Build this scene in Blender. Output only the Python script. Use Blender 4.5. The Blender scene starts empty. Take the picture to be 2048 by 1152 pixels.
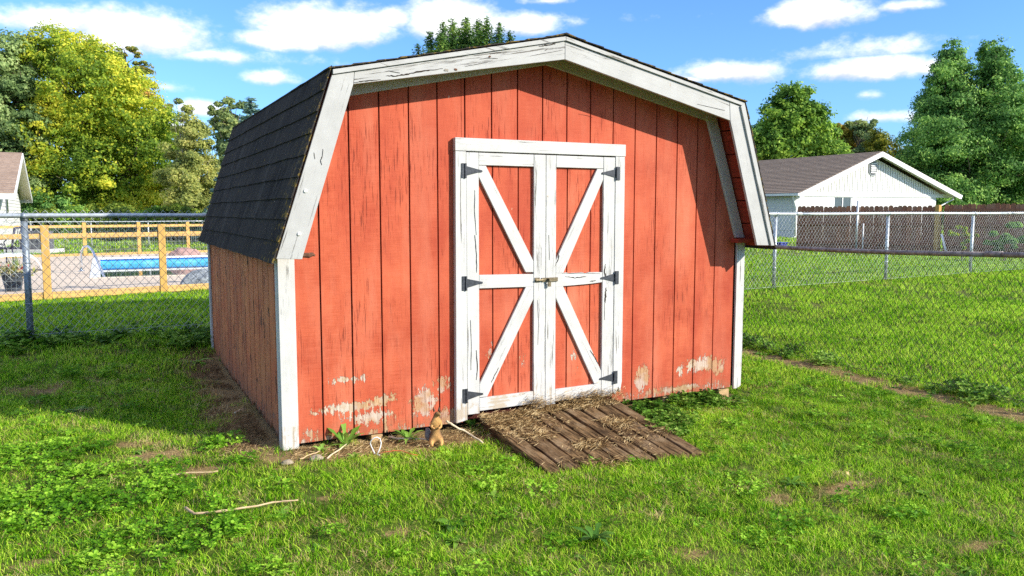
import bpy, bmesh, math, random
import numpy as np
from mathutils import Vector, Matrix, noise as mnoise
random.seed(7); rng = np.random.default_rng(7)
S = bpy.context.scene
COL = S.collection
R = math.radians
# ------------------------------------------------------------------ camera
CAM = np.array([-1.2342, -5.1032, 1.567]); YAW, PITCH, FPX = -0.47323, -0.096042, 1602.24
cam = bpy.data.cameras.new('camera'); camo = bpy.data.objects.new('camera', cam); COL.objects.link(camo)
camo.location = CAM; camo.rotation_euler = (math.pi/2+PITCH, 0, YAW)
cam.sensor_width = 36; cam.lens = FPX/2048*36; cam.clip_start = .05; cam.clip_end = 2000
S.camera = camo
FW = np.array([-math.sin(YAW)*math.cos(PITCH), math.cos(YAW)*math.cos(PITCH), math.sin(PITCH)])
RT = np.array([math.cos(YAW), math.sin(YAW), 0.]); UP = np.cross(RT, FW)
def ray(u, v): return FW + RT*(u-1024)/FPX - UP*(v-576)/FPX
def at_z(u, v, z): d = ray(u, v); return CAM + d*(z-CAM[2])/d[2]
def at_d(u, v, dep): return CAM + ray(u, v)*dep
def at_y(u, v, y): d = ray(u, v); return CAM + d*(y-CAM[1])/d[1]
# ------------------------------------------------------------------ sky, sun
SUNV = np.array([.588, -.676, .4435]); SUNV /= np.linalg.norm(SUNV)
SUN_EL = math.asin(SUNV[2]); SUN_AZ = math.atan2(SUNV[0], SUNV[1])
W = bpy.data.worlds.new('World'); S.world = W; W.use_nodes = True
wn, wl = W.node_tree.nodes, W.node_tree.links; wn.clear()
def WN(t, **k):
    n = wn.new(t)
    for a, b in k.items(): setattr(n, a, b)
    return n
def wmath(op, a, b=None, c=None, clamp=False):
    n = WN('ShaderNodeMath', operation=op, use_clamp=clamp)
    for i, x in enumerate((a, b, c)):
        if x is None: continue
        if isinstance(x, (int, float)): n.inputs[i].default_value = x
        else: wl.new(x, n.inputs[i])
    return n.outputs[0]
sky = WN('ShaderNodeTexSky', sky_type='NISHITA'); sky.sun_disc = False
sky.sun_elevation = SUN_EL; sky.sun_rotation = SUN_AZ
sky.air_density = 1.0; sky.dust_density = .3; sky.ozone_density = 2.5
tc = WN('ShaderNodeTexCoord'); sep = WN('ShaderNodeSeparateXYZ'); wl.new(tc.outputs['Generated'], sep.inputs[0])
az = wmath('ARCTAN2', sep.outputs[0], sep.outputs[1]); el = wmath('ARCSINE', sep.outputs[2])
def wnoise(sc, detail, scale3, rough=.6, off=(0, 0, 0)):
    m = WN('ShaderNodeMapping'); m.inputs['Scale'].default_value = scale3; m.inputs['Location'].default_value = off
    wl.new(tc.outputs['Generated'], m.inputs[0])
    n = WN('ShaderNodeTexNoise'); n.inputs['Scale'].default_value = sc; n.inputs['Detail'].default_value = detail
    n.inputs['Roughness'].default_value = rough; wl.new(m.outputs[0], n.inputs[0]); return n.outputs[0]
nA = wnoise(17, 7, (1, 1, 1.9), .62); nB = wnoise(34, 5, (1, 1, 1.6), .6, (3, 1, 2))
wob = wmath('ADD', wmath('MULTIPLY', wmath('SUBTRACT', nA, .5), 1.15), wmath('MULTIPLY', wmath('SUBTRACT', nB, .5), 1.0))
def azel(u, v):
    d = ray(u, v); d = d/np.linalg.norm(d); return math.atan2(d[0], d[1]), math.asin(d[2])
CL = [(120, 48, 120, 26, .8), (285, 68, 135, 40, 1.1), (210, 88, 80, 25, .9), (640, 58, 135, 44, 1.25), (560, 82, 90, 22, 1.1), (780, 38, 60, 22, .8),
      (905, 45, 95, 48, 1.25), (1040, 52, 70, 24, 1.0), (540, 156, 50, 16, .9), (440, 112, 90, 18, .45), (1640, 28, 100, 30, 1.15),
      (1810, 12, 55, 12, .8), (1450, 148, 120, 24, .95), (1370, 160, 60, 12, .8), (1740, 98, 120, 22, .55), (1735, 142, 115, 24, 1.2), (1850, 135, 60, 18, .8), (1760, 236, 70, 13, .8),
      (395, 218, 45, 18, 1.0), (335, 175, 45, 12, .5), (345, 250, 60, 16, .8), (1095, 2, 50, 8, .6), (1740, 190, 25, 8, .4),
      (640, 125, 45, 10, .35), (1240, 40, 90, 10, .22), (700, 10, 120, 10, .25)]
acc = None; shd = None
for (u, v, ru, rv, g) in CL:
    a0, e0 = azel(u, v); ra = ru/FPX*1.12; re = rv/FPX*1.2
    dx = wmath('DIVIDE', wmath('SUBTRACT', az, a0), ra)
    dy0 = wmath('DIVIDE', wmath('SUBTRACT', el, e0), re)
    # flatter bases: below the centre the distance grows faster
    dy = wmath('MULTIPLY', dy0, wmath('ADD', 1.0, wmath('MULTIPLY', wmath('LESS_THAN', dy0, 0.0), .35)))
    q = wmath('SUBTRACT', 1.0, wmath('SQRT', wmath('ADD', wmath('MULTIPLY', dx, dx), wmath('MULTIPLY', dy, dy))))
    q = wmath('MULTIPLY', wmath('ADD', q, .12), g)
    if acc is None: acc, shd = q, dy0
    else:
        gt = wmath('GREATER_THAN', q, acc); shd = wmath('ADD', wmath('MULTIPLY', shd, wmath('SUBTRACT', 1.0, gt)), wmath('MULTIPLY', dy0, gt)); acc = wmath('MAXIMUM', acc, q)
dens = wmath('ADD', wmath('MAXIMUM', acc, -1.2), wob)
m1 = WN('ShaderNodeMapRange', interpolation_type='SMOOTHSTEP'); wl.new(dens, m1.inputs[0])
m1.inputs[1].default_value = .02; m1.inputs[2].default_value = .85
# fair-weather clouds added outside the view, denser than within, to neutralise the blue fill
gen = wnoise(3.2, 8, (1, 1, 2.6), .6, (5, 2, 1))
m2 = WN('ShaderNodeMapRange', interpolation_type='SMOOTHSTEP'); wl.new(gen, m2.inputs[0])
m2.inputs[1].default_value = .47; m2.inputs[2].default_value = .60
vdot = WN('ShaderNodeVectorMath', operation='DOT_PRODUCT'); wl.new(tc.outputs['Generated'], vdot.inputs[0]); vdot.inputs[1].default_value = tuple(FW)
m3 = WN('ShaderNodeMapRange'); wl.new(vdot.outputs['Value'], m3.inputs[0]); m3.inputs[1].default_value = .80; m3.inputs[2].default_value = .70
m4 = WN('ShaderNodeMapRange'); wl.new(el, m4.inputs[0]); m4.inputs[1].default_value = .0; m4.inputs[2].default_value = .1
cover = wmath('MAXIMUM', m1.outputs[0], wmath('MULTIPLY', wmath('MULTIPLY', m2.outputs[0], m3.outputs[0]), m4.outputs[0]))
hsv = WN('ShaderNodeHueSaturation'); hsv.inputs['Saturation'].default_value = .90; hsv.inputs['Value'].default_value = 1.1; hsv.inputs['Hue'].default_value = .495
wl.new(sky.outputs[0], hsv.inputs['Color'])
crmp = WN('ShaderNodeMapRange', interpolation_type='SMOOTHSTEP'); wl.new(wmath('ADD', shd, wmath('MULTIPLY', wmath('SUBTRACT', nA, .5), 2.6)), crmp.inputs[0]); crmp.inputs[1].default_value = -.9; crmp.inputs[2].default_value = .35; crmp.inputs[3].default_value = .56; crmp.inputs[4].default_value = 1.0
ccol = WN('ShaderNodeVectorMath', operation='SCALE'); ccol.inputs[0].default_value = (6.6, 6.6, 6.75); wl.new(crmp.outputs[0], ccol.inputs['Scale'])
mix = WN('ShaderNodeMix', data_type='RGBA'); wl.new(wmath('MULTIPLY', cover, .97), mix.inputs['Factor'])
tint = WN('ShaderNodeMix', data_type='RGBA', blend_type='MULTIPLY'); tint.inputs['Factor'].default_value = 1; tint.inputs['B'].default_value = (.40, .64, 1.0, 1); wl.new(hsv.outputs[0], tint.inputs['A']); wl.new(tint.outputs['Result'], mix.inputs['A']); wl.new(ccol.outputs[0], mix.inputs['B'])
bg = WN('ShaderNodeBackground'); bg.inputs[1].default_value = .15; wl.new(mix.outputs['Result'], bg.inputs[0])
wo = WN('ShaderNodeOutputWorld'); wl.new(bg.outputs[0], wo.inputs[0])
sl = bpy.data.lights.new('sun', 'SUN'); sl.energy = 4.95; sl.angle = R(.55); sl.color = (1, .93, .80)
so = bpy.data.objects.new('sun', sl); COL.objects.link(so); so.rotation_euler = Vector(SUNV).to_track_quat('Z', 'Y').to_euler()
S.view_settings.view_transform = 'Standard'; S.view_settings.look = 'None'
S.view_settings.exposure = .6; S.view_settings.gamma = 1.0; S.view_settings.use_curve_mapping = False
S.render.engine = 'CYCLES'
S.cycles.use_denoising = False; S.cycles.max_bounces = 8; S.cycles.transparent_max_bounces = 16

# ------------------------------------------------------------------ materials
class MT:
    def __init__(s, name):
        s.m = bpy.data.materials.new(name); s.m.use_nodes = True
        s.N, s.L = s.m.node_tree.nodes, s.m.node_tree.links
        s.b = s.N['Principled BSDF']; s.out = s.N['Material Output']; s.b.inputs['Specular IOR Level'].default_value = .25
    def n(s, t, **k):
        n = s.N.new(t)
        for a, b in k.items(): setattr(n, a, b)
        return n
    def put(s, x, sock):
        if isinstance(x, (int, float)): sock.default_value = x
        elif isinstance(x, (tuple, list)): sock.default_value = tuple(x) if len(x) == len(sock.default_value) else tuple(x)+(1,)
        else: s.L.new(x, sock)
    def math(s, op, *a, clamp=False):
        n = s.n('ShaderNodeMath', operation=op, use_clamp=clamp)
        for i, x in enumerate(a): s.put(x, n.inputs[i])
        return n.outputs[0]
    def pos(s, kind='Object', scale=(1, 1, 1), rot=(0, 0, 0), loc=(0, 0, 0)):
        t = s.n('ShaderNodeTexCoord'); m = s.n('ShaderNodeMapping')
        m.inputs['Scale'].default_value = scale; m.inputs['Location'].default_value = loc
        if any(rot):   # turn first, stretch afterwards
            m0 = s.n('ShaderNodeMapping'); m0.inputs['Rotation'].default_value = rot; s.L.new(t.outputs[kind], m0.inputs[0]); s.L.new(m0.outputs[0], m.inputs[0]); return m.outputs[0]
        if kind == 'World':
            g = s.n('ShaderNodeNewGeometry'); s.L.new(g.outputs['Position'], m.inputs[0])
        else: s.L.new(t.outputs[kind], m.inputs[0])
        return m.outputs[0]
    def noise(s, vec, scale=5, detail=4, rough=.55, dist=0):
        n = s.n('ShaderNodeTexNoise'); s.put(vec, n.inputs['Vector']); n.inputs['Scale'].default_value = scale
        n.inputs['Detail'].default_value = detail; n.inputs['Roughness'].default_value = rough; n.inputs['Distortion'].default_value = dist
        return n.outputs[0]
    def rng(s, x, a, b, c=0, d=1, smooth=False):
        n = s.n('ShaderNodeMapRange', interpolation_type='SMOOTHSTEP' if smooth else 'LINEAR')
        s.put(x, n.inputs[0])
        for i, v in enumerate((a, b, c, d)): s.put(v, n.inputs[i+1])
        return n.outputs[0]
    def mix(s, f, a, b, mode='MIX'):
        n = s.n('ShaderNodeMix', data_type='RGBA', blend_type=mode); s.put(f, n.inputs['Factor'])
        s.put(a, n.inputs['A']); s.put(b, n.inputs['B']); return n.outputs['Result']
    def bump(s, h, strength=.3, dist=.01):
        n = s.n('ShaderNodeBump'); n.inputs['Strength'].default_value = strength; n.inputs['Distance'].default_value = dist
        s.put(h, n.inputs['Height']); s.L.new(n.outputs[0], s.b.inputs['Normal'])
    def col(s, c): s.put(c, s.b.inputs['Base Color'])
    def rough(s, r): s.put(r, s.b.inputs['Roughness'])
def simple(name, c, rough=.6, metal=0, var=.25, scale=12, stretch=(1, 1, 1), bump=.15, kind='Object'):
    t = MT(name); v = t.pos(kind, stretch); n = t.noise(v, scale, 6, .6)
    f = t.rng(n, .3, .7, 1-var, 1+var)
    vm = t.n('ShaderNodeVectorMath', operation='SCALE'); vm.inputs[0].default_value = c[:3]; t.put(f, vm.inputs['Scale'])
    t.col(vm.outputs[0]); t.rough(rough); t.b.inputs['Metallic'].default_value = metal
    if bump: t.bump(n, bump, .005)
    return t.m

def red_siding(name, side=False):
    t = MT(name); p = t.pos('Object')
    sx = t.n('ShaderNodeSeparateXYZ'); t.L.new(p, sx.inputs[0]); X = sx.outputs[1 if side else 0]; Z = sx.outputs[2]
    # worn grain cracks running up the board
    g1 = t.noise(t.pos('Object', (95, 95, 5)), 1, 5, .65); g2 = t.noise(t.pos('Object', (2.2, 2.2, 1.4)), 1, 4, .6)
    crack = t.math('MULTIPLY', t.rng(g1, .55, .66, 0, 1, True), t.rng(g2, .42, .60, .12, 1, True))
    saw = t.noise(t.pos('Object', (7, 7, 230)), 1, 3, .6); sawv = t.noise(t.pos('Object', (160, 160, 20)), 1, 3, .6)
    blotch = t.noise(p, 2.3, 6, .65)
    base = t.mix(t.rng(blotch, .35, .68), (.34, .050, .018), (.55, .122, .052)) if not side else t.mix(t.rng(blotch, .35, .65), (.56, .135, .050), (.74, .27, .10))
    base = t.mix(t.rng(saw, .35, .75, 0, .30), base, (.76, .20, .115) if not side else (.52, .22, .11))
    zt = t.rng(Z, .9, 2.3, 0, .25)
    base = t.mix(zt, base, (.60, .11, .06) if not side else (.50, .19, .09))
    fade = t.noise(t.pos('Object', (5, 5, .9), loc=(7, 3, 1)), 1, 5, .6)
    if not side: base = t.mix(t.rng(fade, .48, .72, 0, .7), base, (.60, .19, .11)); base = t.mix(t.rng(fade, .46, .30, 0, .5), base, (.32, .035, .018))
    base = t.mix(t.math('MULTIPLY', crack, .85), base, (.16, .025, .016))
    # peeling
    pn = t.noise(t.pos('Object', (20, 20, 13)), 1, 8, .72); pv = t.noise(t.pos('Object', (70, 70, 9)), 1, 5, .7)
    wob = t.math('ADD', t.math('MULTIPLY', t.math('SUBTRACT', pn, .5), 4.3), t.math('MULTIPLY', t.math('SUBTRACT', pv, .5), 2.1))
    acc = t.rng(Z, .09, .22, .20, -1.1)
    if side: acc = t.rng(Z, .05, .5, .35, -1.3)
    else:
        for (bx, bz, rx, rz, w) in [(.17, .466, .15, .03, .9), (.16, .275, .2, .045, 1), (.40, .30, .14, .05, .9), (.33, .19, .16, .05, 1.1), (.70, .26, .10, .12, 1.0), (.84, .36, .09, .07, .8),
                                    (-.1, .13, .09, .05, .7), (.88, .12, .09, .08, 1.1), (2.54, .25, .08, .11, 1.1), (3.16, .30, .2, .06, 1.2), (3.33, .24, .07, .1, .9), (2.92, .27, .04, .09, .8),
                                    (2.86, .12, .5, .04, .9), (1.02, .42, .06, .03, .5), (1.45, .5, .1, .1, .3), (1.2, .6, .08, .16, .35), (1.9, .45, .1, .14, .3), (-.06, .26, .05, .02, .6)]:
            a = t.math('DIVIDE', t.math('SUBTRACT', X, bx), rx); c = t.math('DIVIDE', t.math('SUBTRACT', Z, bz), rz)
            q = t.math('SUBTRACT', w, t.math('SQRT', t.math('ADD', t.math('MULTIPLY', a, a), t.math('MULTIPLY', c, c))))
            acc = t.math('MAXIMUM', acc, q)
    pd = t.math('ADD', t.math('MAXIMUM', acc, -1.6), wob); peel = t.rng(pd, .22, .30, 0, 1, True)
    wood = t.mix(t.rng(pv, .35, .65), (.30, .18, .09), (.54, .37, .20)); prim = t.mix(t.rng(g1, .4, .65), (.58, .50, .41), (.34, .27, .21))
    bare = t.mix(t.rng(t.noise(t.pos('Object', (5, 5, 6), loc=(3, 1, 2)), 1, 4), .44, .56), wood, prim)
    if side: bare = t.mix(.55, bare, (.12, .075, .05))
    c = t.mix(peel, base, bare)
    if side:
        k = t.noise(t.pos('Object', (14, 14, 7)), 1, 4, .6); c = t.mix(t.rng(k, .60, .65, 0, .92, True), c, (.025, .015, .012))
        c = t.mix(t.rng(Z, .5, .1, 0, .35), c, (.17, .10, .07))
    else:
        k = t.noise(t.pos('Object', (26, 26, 14), loc=(4, 4, 4)), 1, 4, .6); c = t.mix(t.rng(k, .735, .76, 0, .9), c, (.62, .50, .36))
    oi = t.n('ShaderNodeObjectInfo'); c = t.mix(t.rng(oi.outputs['Random'], 0, 1, 0, .30), c, (.34, .045, .024) if not side else (.22, .10, .06))
    mud = t.math('ADD', t.rng(Z, .09, .36, .55, -.1), t.math('MULTIPLY', t.math('SUBTRACT', t.noise(t.pos('Object', (18, 18, 10), loc=(9, 2, 1)), 1, 6, .7), .5), 1.3))
    c = t.mix(t.rng(mud, .25, .8, 0, .55, True), c, (.22, .13, .07))
    t.col(c); t.rough(.78)
    h = t.math('ADD', t.math('ADD', t.math('MULTIPLY', saw, .35), t.math('MULTIPLY', sawv, .35)), t.math('ADD', t.math('MULTIPLY', crack, -.6), t.math('MULTIPLY', peel, -1.6)))
    t.bump(h, .75, .004)
    return t.m
def white_paint(name, ang=0, dirt=0, flat=False):
    """painted timber; ang turns the grain about the shed's y axis, 0 = upright"""
    t = MT(name); rot = (0, ang, 0)
    g = t.noise(t.pos('Object', (70, 70, 2.6), rot), 1, 5, .68); big = t.noise(t.pos('Object', (7, 7, 1.3), rot, (1, 5, 2)), 1, 4, .6)
    fine = t.noise(t.pos('Object', (180, 180, 12), rot), 1, 3, .6); blo = t.noise(t.pos('Object', (3, 3, 3)), 2.2, 6, .65)
    wv = .76 if dirt < .5 or ang == 0 else .60
    c = t.mix(t.rng(blo, .3, .7), (.76*wv, .755*wv, .74*wv), (.62*wv, .61*wv, .59*wv))
    c = t.mix(t.rng(fine, .4, .8, 0, .45), c, (.42, .41, .39))
    cr = t.math('MULTIPLY', t.rng(g, .62-dirt*.03, .68-dirt*.03, 0, 1, True), t.rng(big, .50-dirt*.06, .60-dirt*.03, 0, 1, True))
    c = t.mix(t.math('MULTIPLY', cr, .9), c, (.10, .085, .07))
    sp = t.noise(t.pos('Object', (24, 24, 13), loc=(2, 7, 3)), 1, 4, .6); c = t.mix(t.rng(sp, .71, .745, 0, .8), c, (.33, .24, .15))
    sx = t.n('ShaderNodeSeparateXYZ'); t.L.new(t.pos('Object'), sx.inputs[0])
    low = t.math('ADD', t.rng(sx.outputs[2], .05, .42, .62, 0), t.math('MULTIPLY', t.math('SUBTRACT', g, .5), 1.5))
    low = t.math('ADD', low, t.math('MULTIPLY', t.math('SUBTRACT', blo, .5), 2.0))
    c = t.mix(t.rng(low, .48, .62, 0, .7, True), c, (.42, .33, .22))
    if flat: c = t.mix(.2, c, (.45, .44, .40))
    t.col(c); t.rough(.62)
    t.bump(t.math('ADD', t.math('MULTIPLY', g, .5), t.math('MULTIPLY', cr, -1.6)), .55, .004)
    return t.m
def leaf_mat(name, cols, trans=.35, patch=1.2, patch_kind='Object', rough=.5, spread=.35, instanced=False, amp=1., straw=0):
    """cols: dark, middle, light albedo. clump noise picks between them, every leaf varies about that"""
    t = MT(name); n = t.noise(t.pos(patch_kind), patch, 4, .6)
    g = t.n('ShaderNodeNewGeometry'); r = g.outputs['Random Per Island']
    f = t.math('ADD', t.rng(n, .32, .68, .5-amp/2, .5+amp/2), t.math('MULTIPLY', t.math('SUBTRACT', r, .5), spread*2))
    if instanced:
        oi = t.n('ShaderNodeObjectInfo'); f = t.math('ADD', f, t.math('MULTIPLY', t.math('SUBTRACT', oi.outputs['Random'], .5), .5))
    cr = t.n('ShaderNodeValToRGB'); t.put(f, cr.inputs[0]); e = cr.color_ramp.elements
    e[0].position = .1; e[1].position = .95; e[0].color = (*cols[0], 1); e[1].color = (*cols[-1], 1)
    for i, c in enumerate(cols[1:-1]): x = e.new(.1+.85*(i+1)/(len(cols)-1)); x.color = (*c, 1)
    if straw:
        fr = t.math('FRACT', t.math('MULTIPLY', r, 37.7)); k = t.math('LESS_THAN', fr, straw)
        class _O: pass
        o_ = _O(); o_.outputs = [t.mix(k, cr.outputs[0], (.60, .47, .22))]; cr = o_
    t.col(cr.outputs[0]); t.rough(rough); t.b.inputs['Specular IOR Level'].default_value = .12
    tr = t.n('ShaderNodeBsdfTranslucent'); lg = t.mix(.5, cr.outputs[0], (.30, .36, .02), 'ADD') if False else cr.outputs[0]; t.put(lg, tr.inputs[0])
    mx = t.n('ShaderNodeMixShader'); mx.inputs[0].default_value = trans
    t.L.new(t.b.outputs[0], mx.inputs[1]); t.L.new(tr.outputs[0], mx.inputs[2]); t.L.new(mx.outputs[0], t.out.inputs[0])
    return t.m

M = {}
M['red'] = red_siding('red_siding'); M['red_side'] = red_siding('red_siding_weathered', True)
M['red_dark'] = simple('groove_red', (.055, .012, .009), .9, var=.3)
M['red_soffit'] = simple('red_soffit', (.30, .045, .026), .8, var=.3, scale=6, stretch=(2, 2, 12))
M['white_v'] = white_paint('white_paint_upright', 0, 1.0); M['white_h'] = white_paint('white_paint_level', math.pi/2, .4)
M['white_gray'] = white_paint('white_paint_shade', 0, 0, True)
M['frieze'] = white_paint('frieze_paint', math.pi/2, .0, True)
def ang_white(a, dirt=.45): return white_paint('white_paint_slanted', a, dirt)
M['black_iron'] = simple('black_iron', (.05, .055, .065), .5, .3, var=.4, scale=60)
M['old_brass'] = simple('old_brass', (.20, .16, .10), .45, .6, var=.5, scale=80)
M['bolt'] = simple('painted_bolt', (.6, .6, .58), .5)
M['bare_wood'] = simple('bare_wood', (.45, .30, .15), .85, var=.3, scale=9, stretch=(1, 1, 8))
M['rot_wood'] = simple('rotten_wood', (.13, .06, .035), .95, var=.5, scale=30)
M['dark_wood'] = simple('dark_wood', (.05, .035, .025), .95, var=.4, scale=9)
M['interior'] = simple('shed_interior', (.03, .025, .02), .95)
def shingle_mat():
    t = MT('black_asphalt_shingle'); p = t.pos('Object')
    gr = t.noise(p, 150, 4, .65); bl = t.noise(p, 3.5, 5, .6); st = t.noise(t.pos('Object', (1.5, 9, 1.1)), 1, 5, .65)
    c = t.mix(t.rng(bl, .38, .62), (.010, .010, .011), (.042, .038, .035))
    c = t.mix(t.rng(st, .50, .66, 0, .8), c, (.075, .068, .062)); c = t.mix(t.rng(gr, .48, .75, 0, .65), c, (.15, .135, .12))
    oi = t.n('ShaderNodeObjectInfo'); c = t.mix(t.rng(oi.outputs['Random'], 0, 1, 0, .55), c, (.050, .044, .040))
    sx = t.n('ShaderNodeSeparateXYZ'); t.L.new(p, sx.inputs[0])
    edge = t.math('MAXIMUM', t.rng(sx.outputs[1], .15, -.3, 0, .9), t.rng(sx.outputs[1], 3.3, 3.75, 0, .6))
    mo = t.noise(p, 24, 5, .65); mm = t.math('ADD', mo, t.math('MULTIPLY', edge, .13))
    c = t.mix(t.rng(mm, .635, .70, 0, .8, True), c, (.22, .15, .035))
    t.col(c); t.rough(1); t.b.inputs['Specular IOR Level'].default_value = .08; t.bump(t.math('ADD', gr, bl), .9, .006); return t.m
M['shingle'] = shingle_mat()
M['shingle_edge'] = simple('drip_edge', (.03, .028, .028), .7)

# ------------------------------------------------------------------ mesh helpers
def link(name, me, mat=None, parent=None):
    if mat is not None: me.materials.append(mat)
    o = bpy.data.objects.new(name, me); COL.objects.link(o)
    if parent is not None: o.parent = parent
    return o
def thing(name, label, cat, loc=(0, 0, 0), rz=0, group=None):
    o = bpy.data.objects.new(name, None); COL.objects.link(o); o.location = loc; o.rotation_euler = (0, 0, rz); o.empty_display_size = .1
    o['label'] = label; o['category'] = cat
    if group: o['group'] = group
    return o
def tag(o, label, cat, group=None):
    o['label'] = label; o['category'] = cat
    if group: o['group'] = group
    return o
def stuff(o, label=None, cat=None):
    o['kind'] = 'stuff'
    if label: o['label'] = label
    if cat: o['category'] = cat
    return o
def struct(o): o['kind'] = 'structure'; return o
def mesh_np(name, verts, faces, smooth=False):
    """verts (n,3) array, faces (m,k) array of one k"""
    me = bpy.data.meshes.new(name); verts = np.asarray(verts, np.float32); faces = np.asarray(faces, np.int32)
    me.vertices.add(len(verts)); me.vertices.foreach_set('co', verts.ravel())
    k = faces.shape[1]; me.loops.add(faces.size); me.loops.foreach_set('vertex_index', faces.ravel())
    me.polygons.add(len(faces)); me.polygons.foreach_set('loop_start', np.arange(0, faces.size, k, dtype=np.int32))
    me.polygons.foreach_set('loop_total', np.full(len(faces), k, np.int32))
    if smooth: me.polygons.foreach_set('use_smooth', np.ones(len(faces), bool))
    me.update(calc_edges=True); return me
def finish(bm, name, bevel=0, smooth=False):
    bmesh.ops.recalc_face_normals(bm, faces=bm.faces)
    if bevel: bmesh.ops.bevel(bm, geom=bm.edges[:], offset=bevel, segments=1, affect='EDGES', profile=.5)
    me = bpy.data.meshes.new(name); bm.to_mesh(me); bm.free()
    if smooth:
        for p in me.polygons: p.use_smooth = True
    return me
def prism_bm(pts, a, b, axis='y', bm=None):
    bm = bm or bmesh.new()
    f = {'y': lambda p, t: (p[0], t, p[1]), 'x': lambda p, t: (t, p[0], p[1]), 'z': lambda p, t: (p[0], p[1], t)}[axis]
    v0 = [bm.verts.new(f(p, a)) for p in pts]; v1 = [bm.verts.new(f(p, b)) for p in pts]; n = len(pts)
    bm.faces.new(v0); bm.faces.new(v1[::-1])
    for i in range(n): bm.faces.new((v0[i], v0[(i+1) % n], v1[(i+1) % n], v1[i]))
    return bm
def prism(name, pts, a, b, mat, parent=None, axis='y', bevel=0):
    return link(name, finish(prism_bm(pts, a, b, axis), name, bevel), mat, parent)
def box_bm(x0, x1, y0, y1, z0, z1, bm=None): return prism_bm([(x0, z0), (x1, z0), (x1, z1), (x0, z1)], y0, y1, 'y', bm)
def box(name, x0, x1, y0, y1, z0, z1, mat, parent=None, bevel=0): return link(name, finish(box_bm(x0, x1, y0, y1, z0, z1), name, bevel), mat, parent)
def tube_bm(pts, radii, sides=6, bm=None, cap=True):
    bm = bm or bmesh.new(); pts = [Vector(p) for p in pts]; n = len(pts)
    if isinstance(radii, (int, float)): radii = [radii]*n
    rings = []; nrm = None
    for i, p in enumerate(pts):
        t = (pts[min(i+1, n-1)]-pts[max(i-1, 0)]).normalized()
        if nrm is None: nrm = t.orthogonal().normalized()
        else:
            nrm = (nrm - t*nrm.dot(t))
            nrm = nrm.normalized() if nrm.length > 1e-6 else t.orthogonal().normalized()
        bt = t.cross(nrm)
        rings.append([bm.verts.new(p+(nrm*math.cos(2*math.pi*k/sides)+bt*math.sin(2*math.pi*k/sides))*radii[i]) for k in range(sides)])
    for a, b in zip(rings, rings[1:]):
        for k in range(sides): bm.faces.new((a[k], a[(k+1) % sides], b[(k+1) % sides], b[k]))
    if cap: bm.faces.new(rings[0][::-1]); bm.faces.new(rings[-1])
    return bm
def tube(name, pts, radii, mat, parent=None, sides=6): return link(name, finish(tube_bm(pts, radii, sides), name, 0, True), mat, parent)
def segs_mesh(name, A, B, r, sides=3):
    """thin wires: one open prism per segment"""
    A = np.asarray(A, float); B = np.asarray(B, float); t = B-A; t /= np.linalg.norm(t, axis=1)[:, None]+1e-9
    ref = np.where(np.abs(t[:, 2:3]) > .9, np.array([[1., 0, 0]]), np.array([[0, 0, 1.]]))
    n = np.cross(t, ref); n /= np.linalg.norm(n, axis=1)[:, None]; b = np.cross(t, n)
    V = []; k = len(A)
    for P in (A, B):
        for s in range(sides): a = 2*math.pi*s/sides; V.append(P+r*(n*math.cos(a)+b*math.sin(a)))
    V = np.stack(V, 1).reshape(-1, 3); base = (np.arange(k)*2*sides)[:, None]
    F = np.concatenate([base+np.array([[s, (s+1) % sides, sides+(s+1) % sides, sides+s]]) for s in range(sides)])
    return mesh_np(name, V, F)
def quads_mesh(name, C, U, V, smooth=False):
    """diamond leaves: centre, half-length vector, half-width vector"""
    P = np.stack([C-U, C+V, C+U, C-V], 1).reshape(-1, 3); F = np.arange(len(C)*4).reshape(-1, 4); return mesh_np(name, P, F, smooth)

# ------------------------------------------------------------------ ground
CP = [(-.25, -.02, .055), (.5, -.1, .03), (1, -.3, .03), (2.3, -.2, .02), (3.4, -.1, -.012), (3.6, .5, 0), (-1.7, -1.1, .01), (2.2, -3.1, 0), (0, -2.5, 0), (-.4, 1, .06), (-.4, 2.4, .07), (-.4, 3.4, .09),
      (-.9, 3.3, .15), (-1.9, 3.3, .22), (-.2, 3.9, .26), (-.9, 3.9, .30), (-1.9, 3.9, .30), (-3, 3.6, .27), (-2.2, 2, .12), (-1.3, 1.5, .09), (5.35, 1.9, -.04), (5.1, -.1, -.02), (5, -1.6, 0), (4.2, .8, -.02), (4.6, 3.5, .02), (3, 4.2, .2),
      (6.5, 2, .06), (7, 0, .04), (8.2, 4.2, .31), (11, 4.5, .32), (14, 4.6, .32), (10, 1, .2), (-2, 6.5, .31), (0, 6.5, .31), (3, 6.5, .31), (-4, 8, .31), (0, 8.4, .31), (4, 9, .31), (14, 8, .28), (20, 12, .2), (24, 16, .15), (22, 24, .15), (28, 20, .15),
      (0, 14, .3), (0, 22, .31), (-8, 14, .31), (8, 16, .3), (0, 30, .32), (-12, 24, .32), (-4, -6, 0), (6, -8, 0), (-8, 0, .1), (16, -4, .1), (12, 34, .25), (-30, 30, .3), (60, 60, .15), (60, 0, .2), (0, -60, 0), (-60, 0, .2), (0, 80, .3), (30, 44, .15)]
CPa = np.array(CP)
def gz(x, y):
    x = np.asarray(x, float); y = np.asarray(y, float)
    sc = .35+.08*np.hypot(x-CAM[0], y-CAM[1])
    num = 0; den = 0
    for cx, cy, cz in CPa:
        w = 1/(((x-cx)**2+(y-cy)**2)/(sc*sc)+.12)**1.7; num = num+w*cz; den = den+w
    return num/den
def gzf(x, y): return float(gz(x, y))
DECK = (-9.0, 9.0)   # pool deck limits in x
def near_fence_y(x): return 8.45+.26*x if x < 3 else 8.45+.26*3
def far_fence_y(x): return 20.35+.16*x
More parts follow.
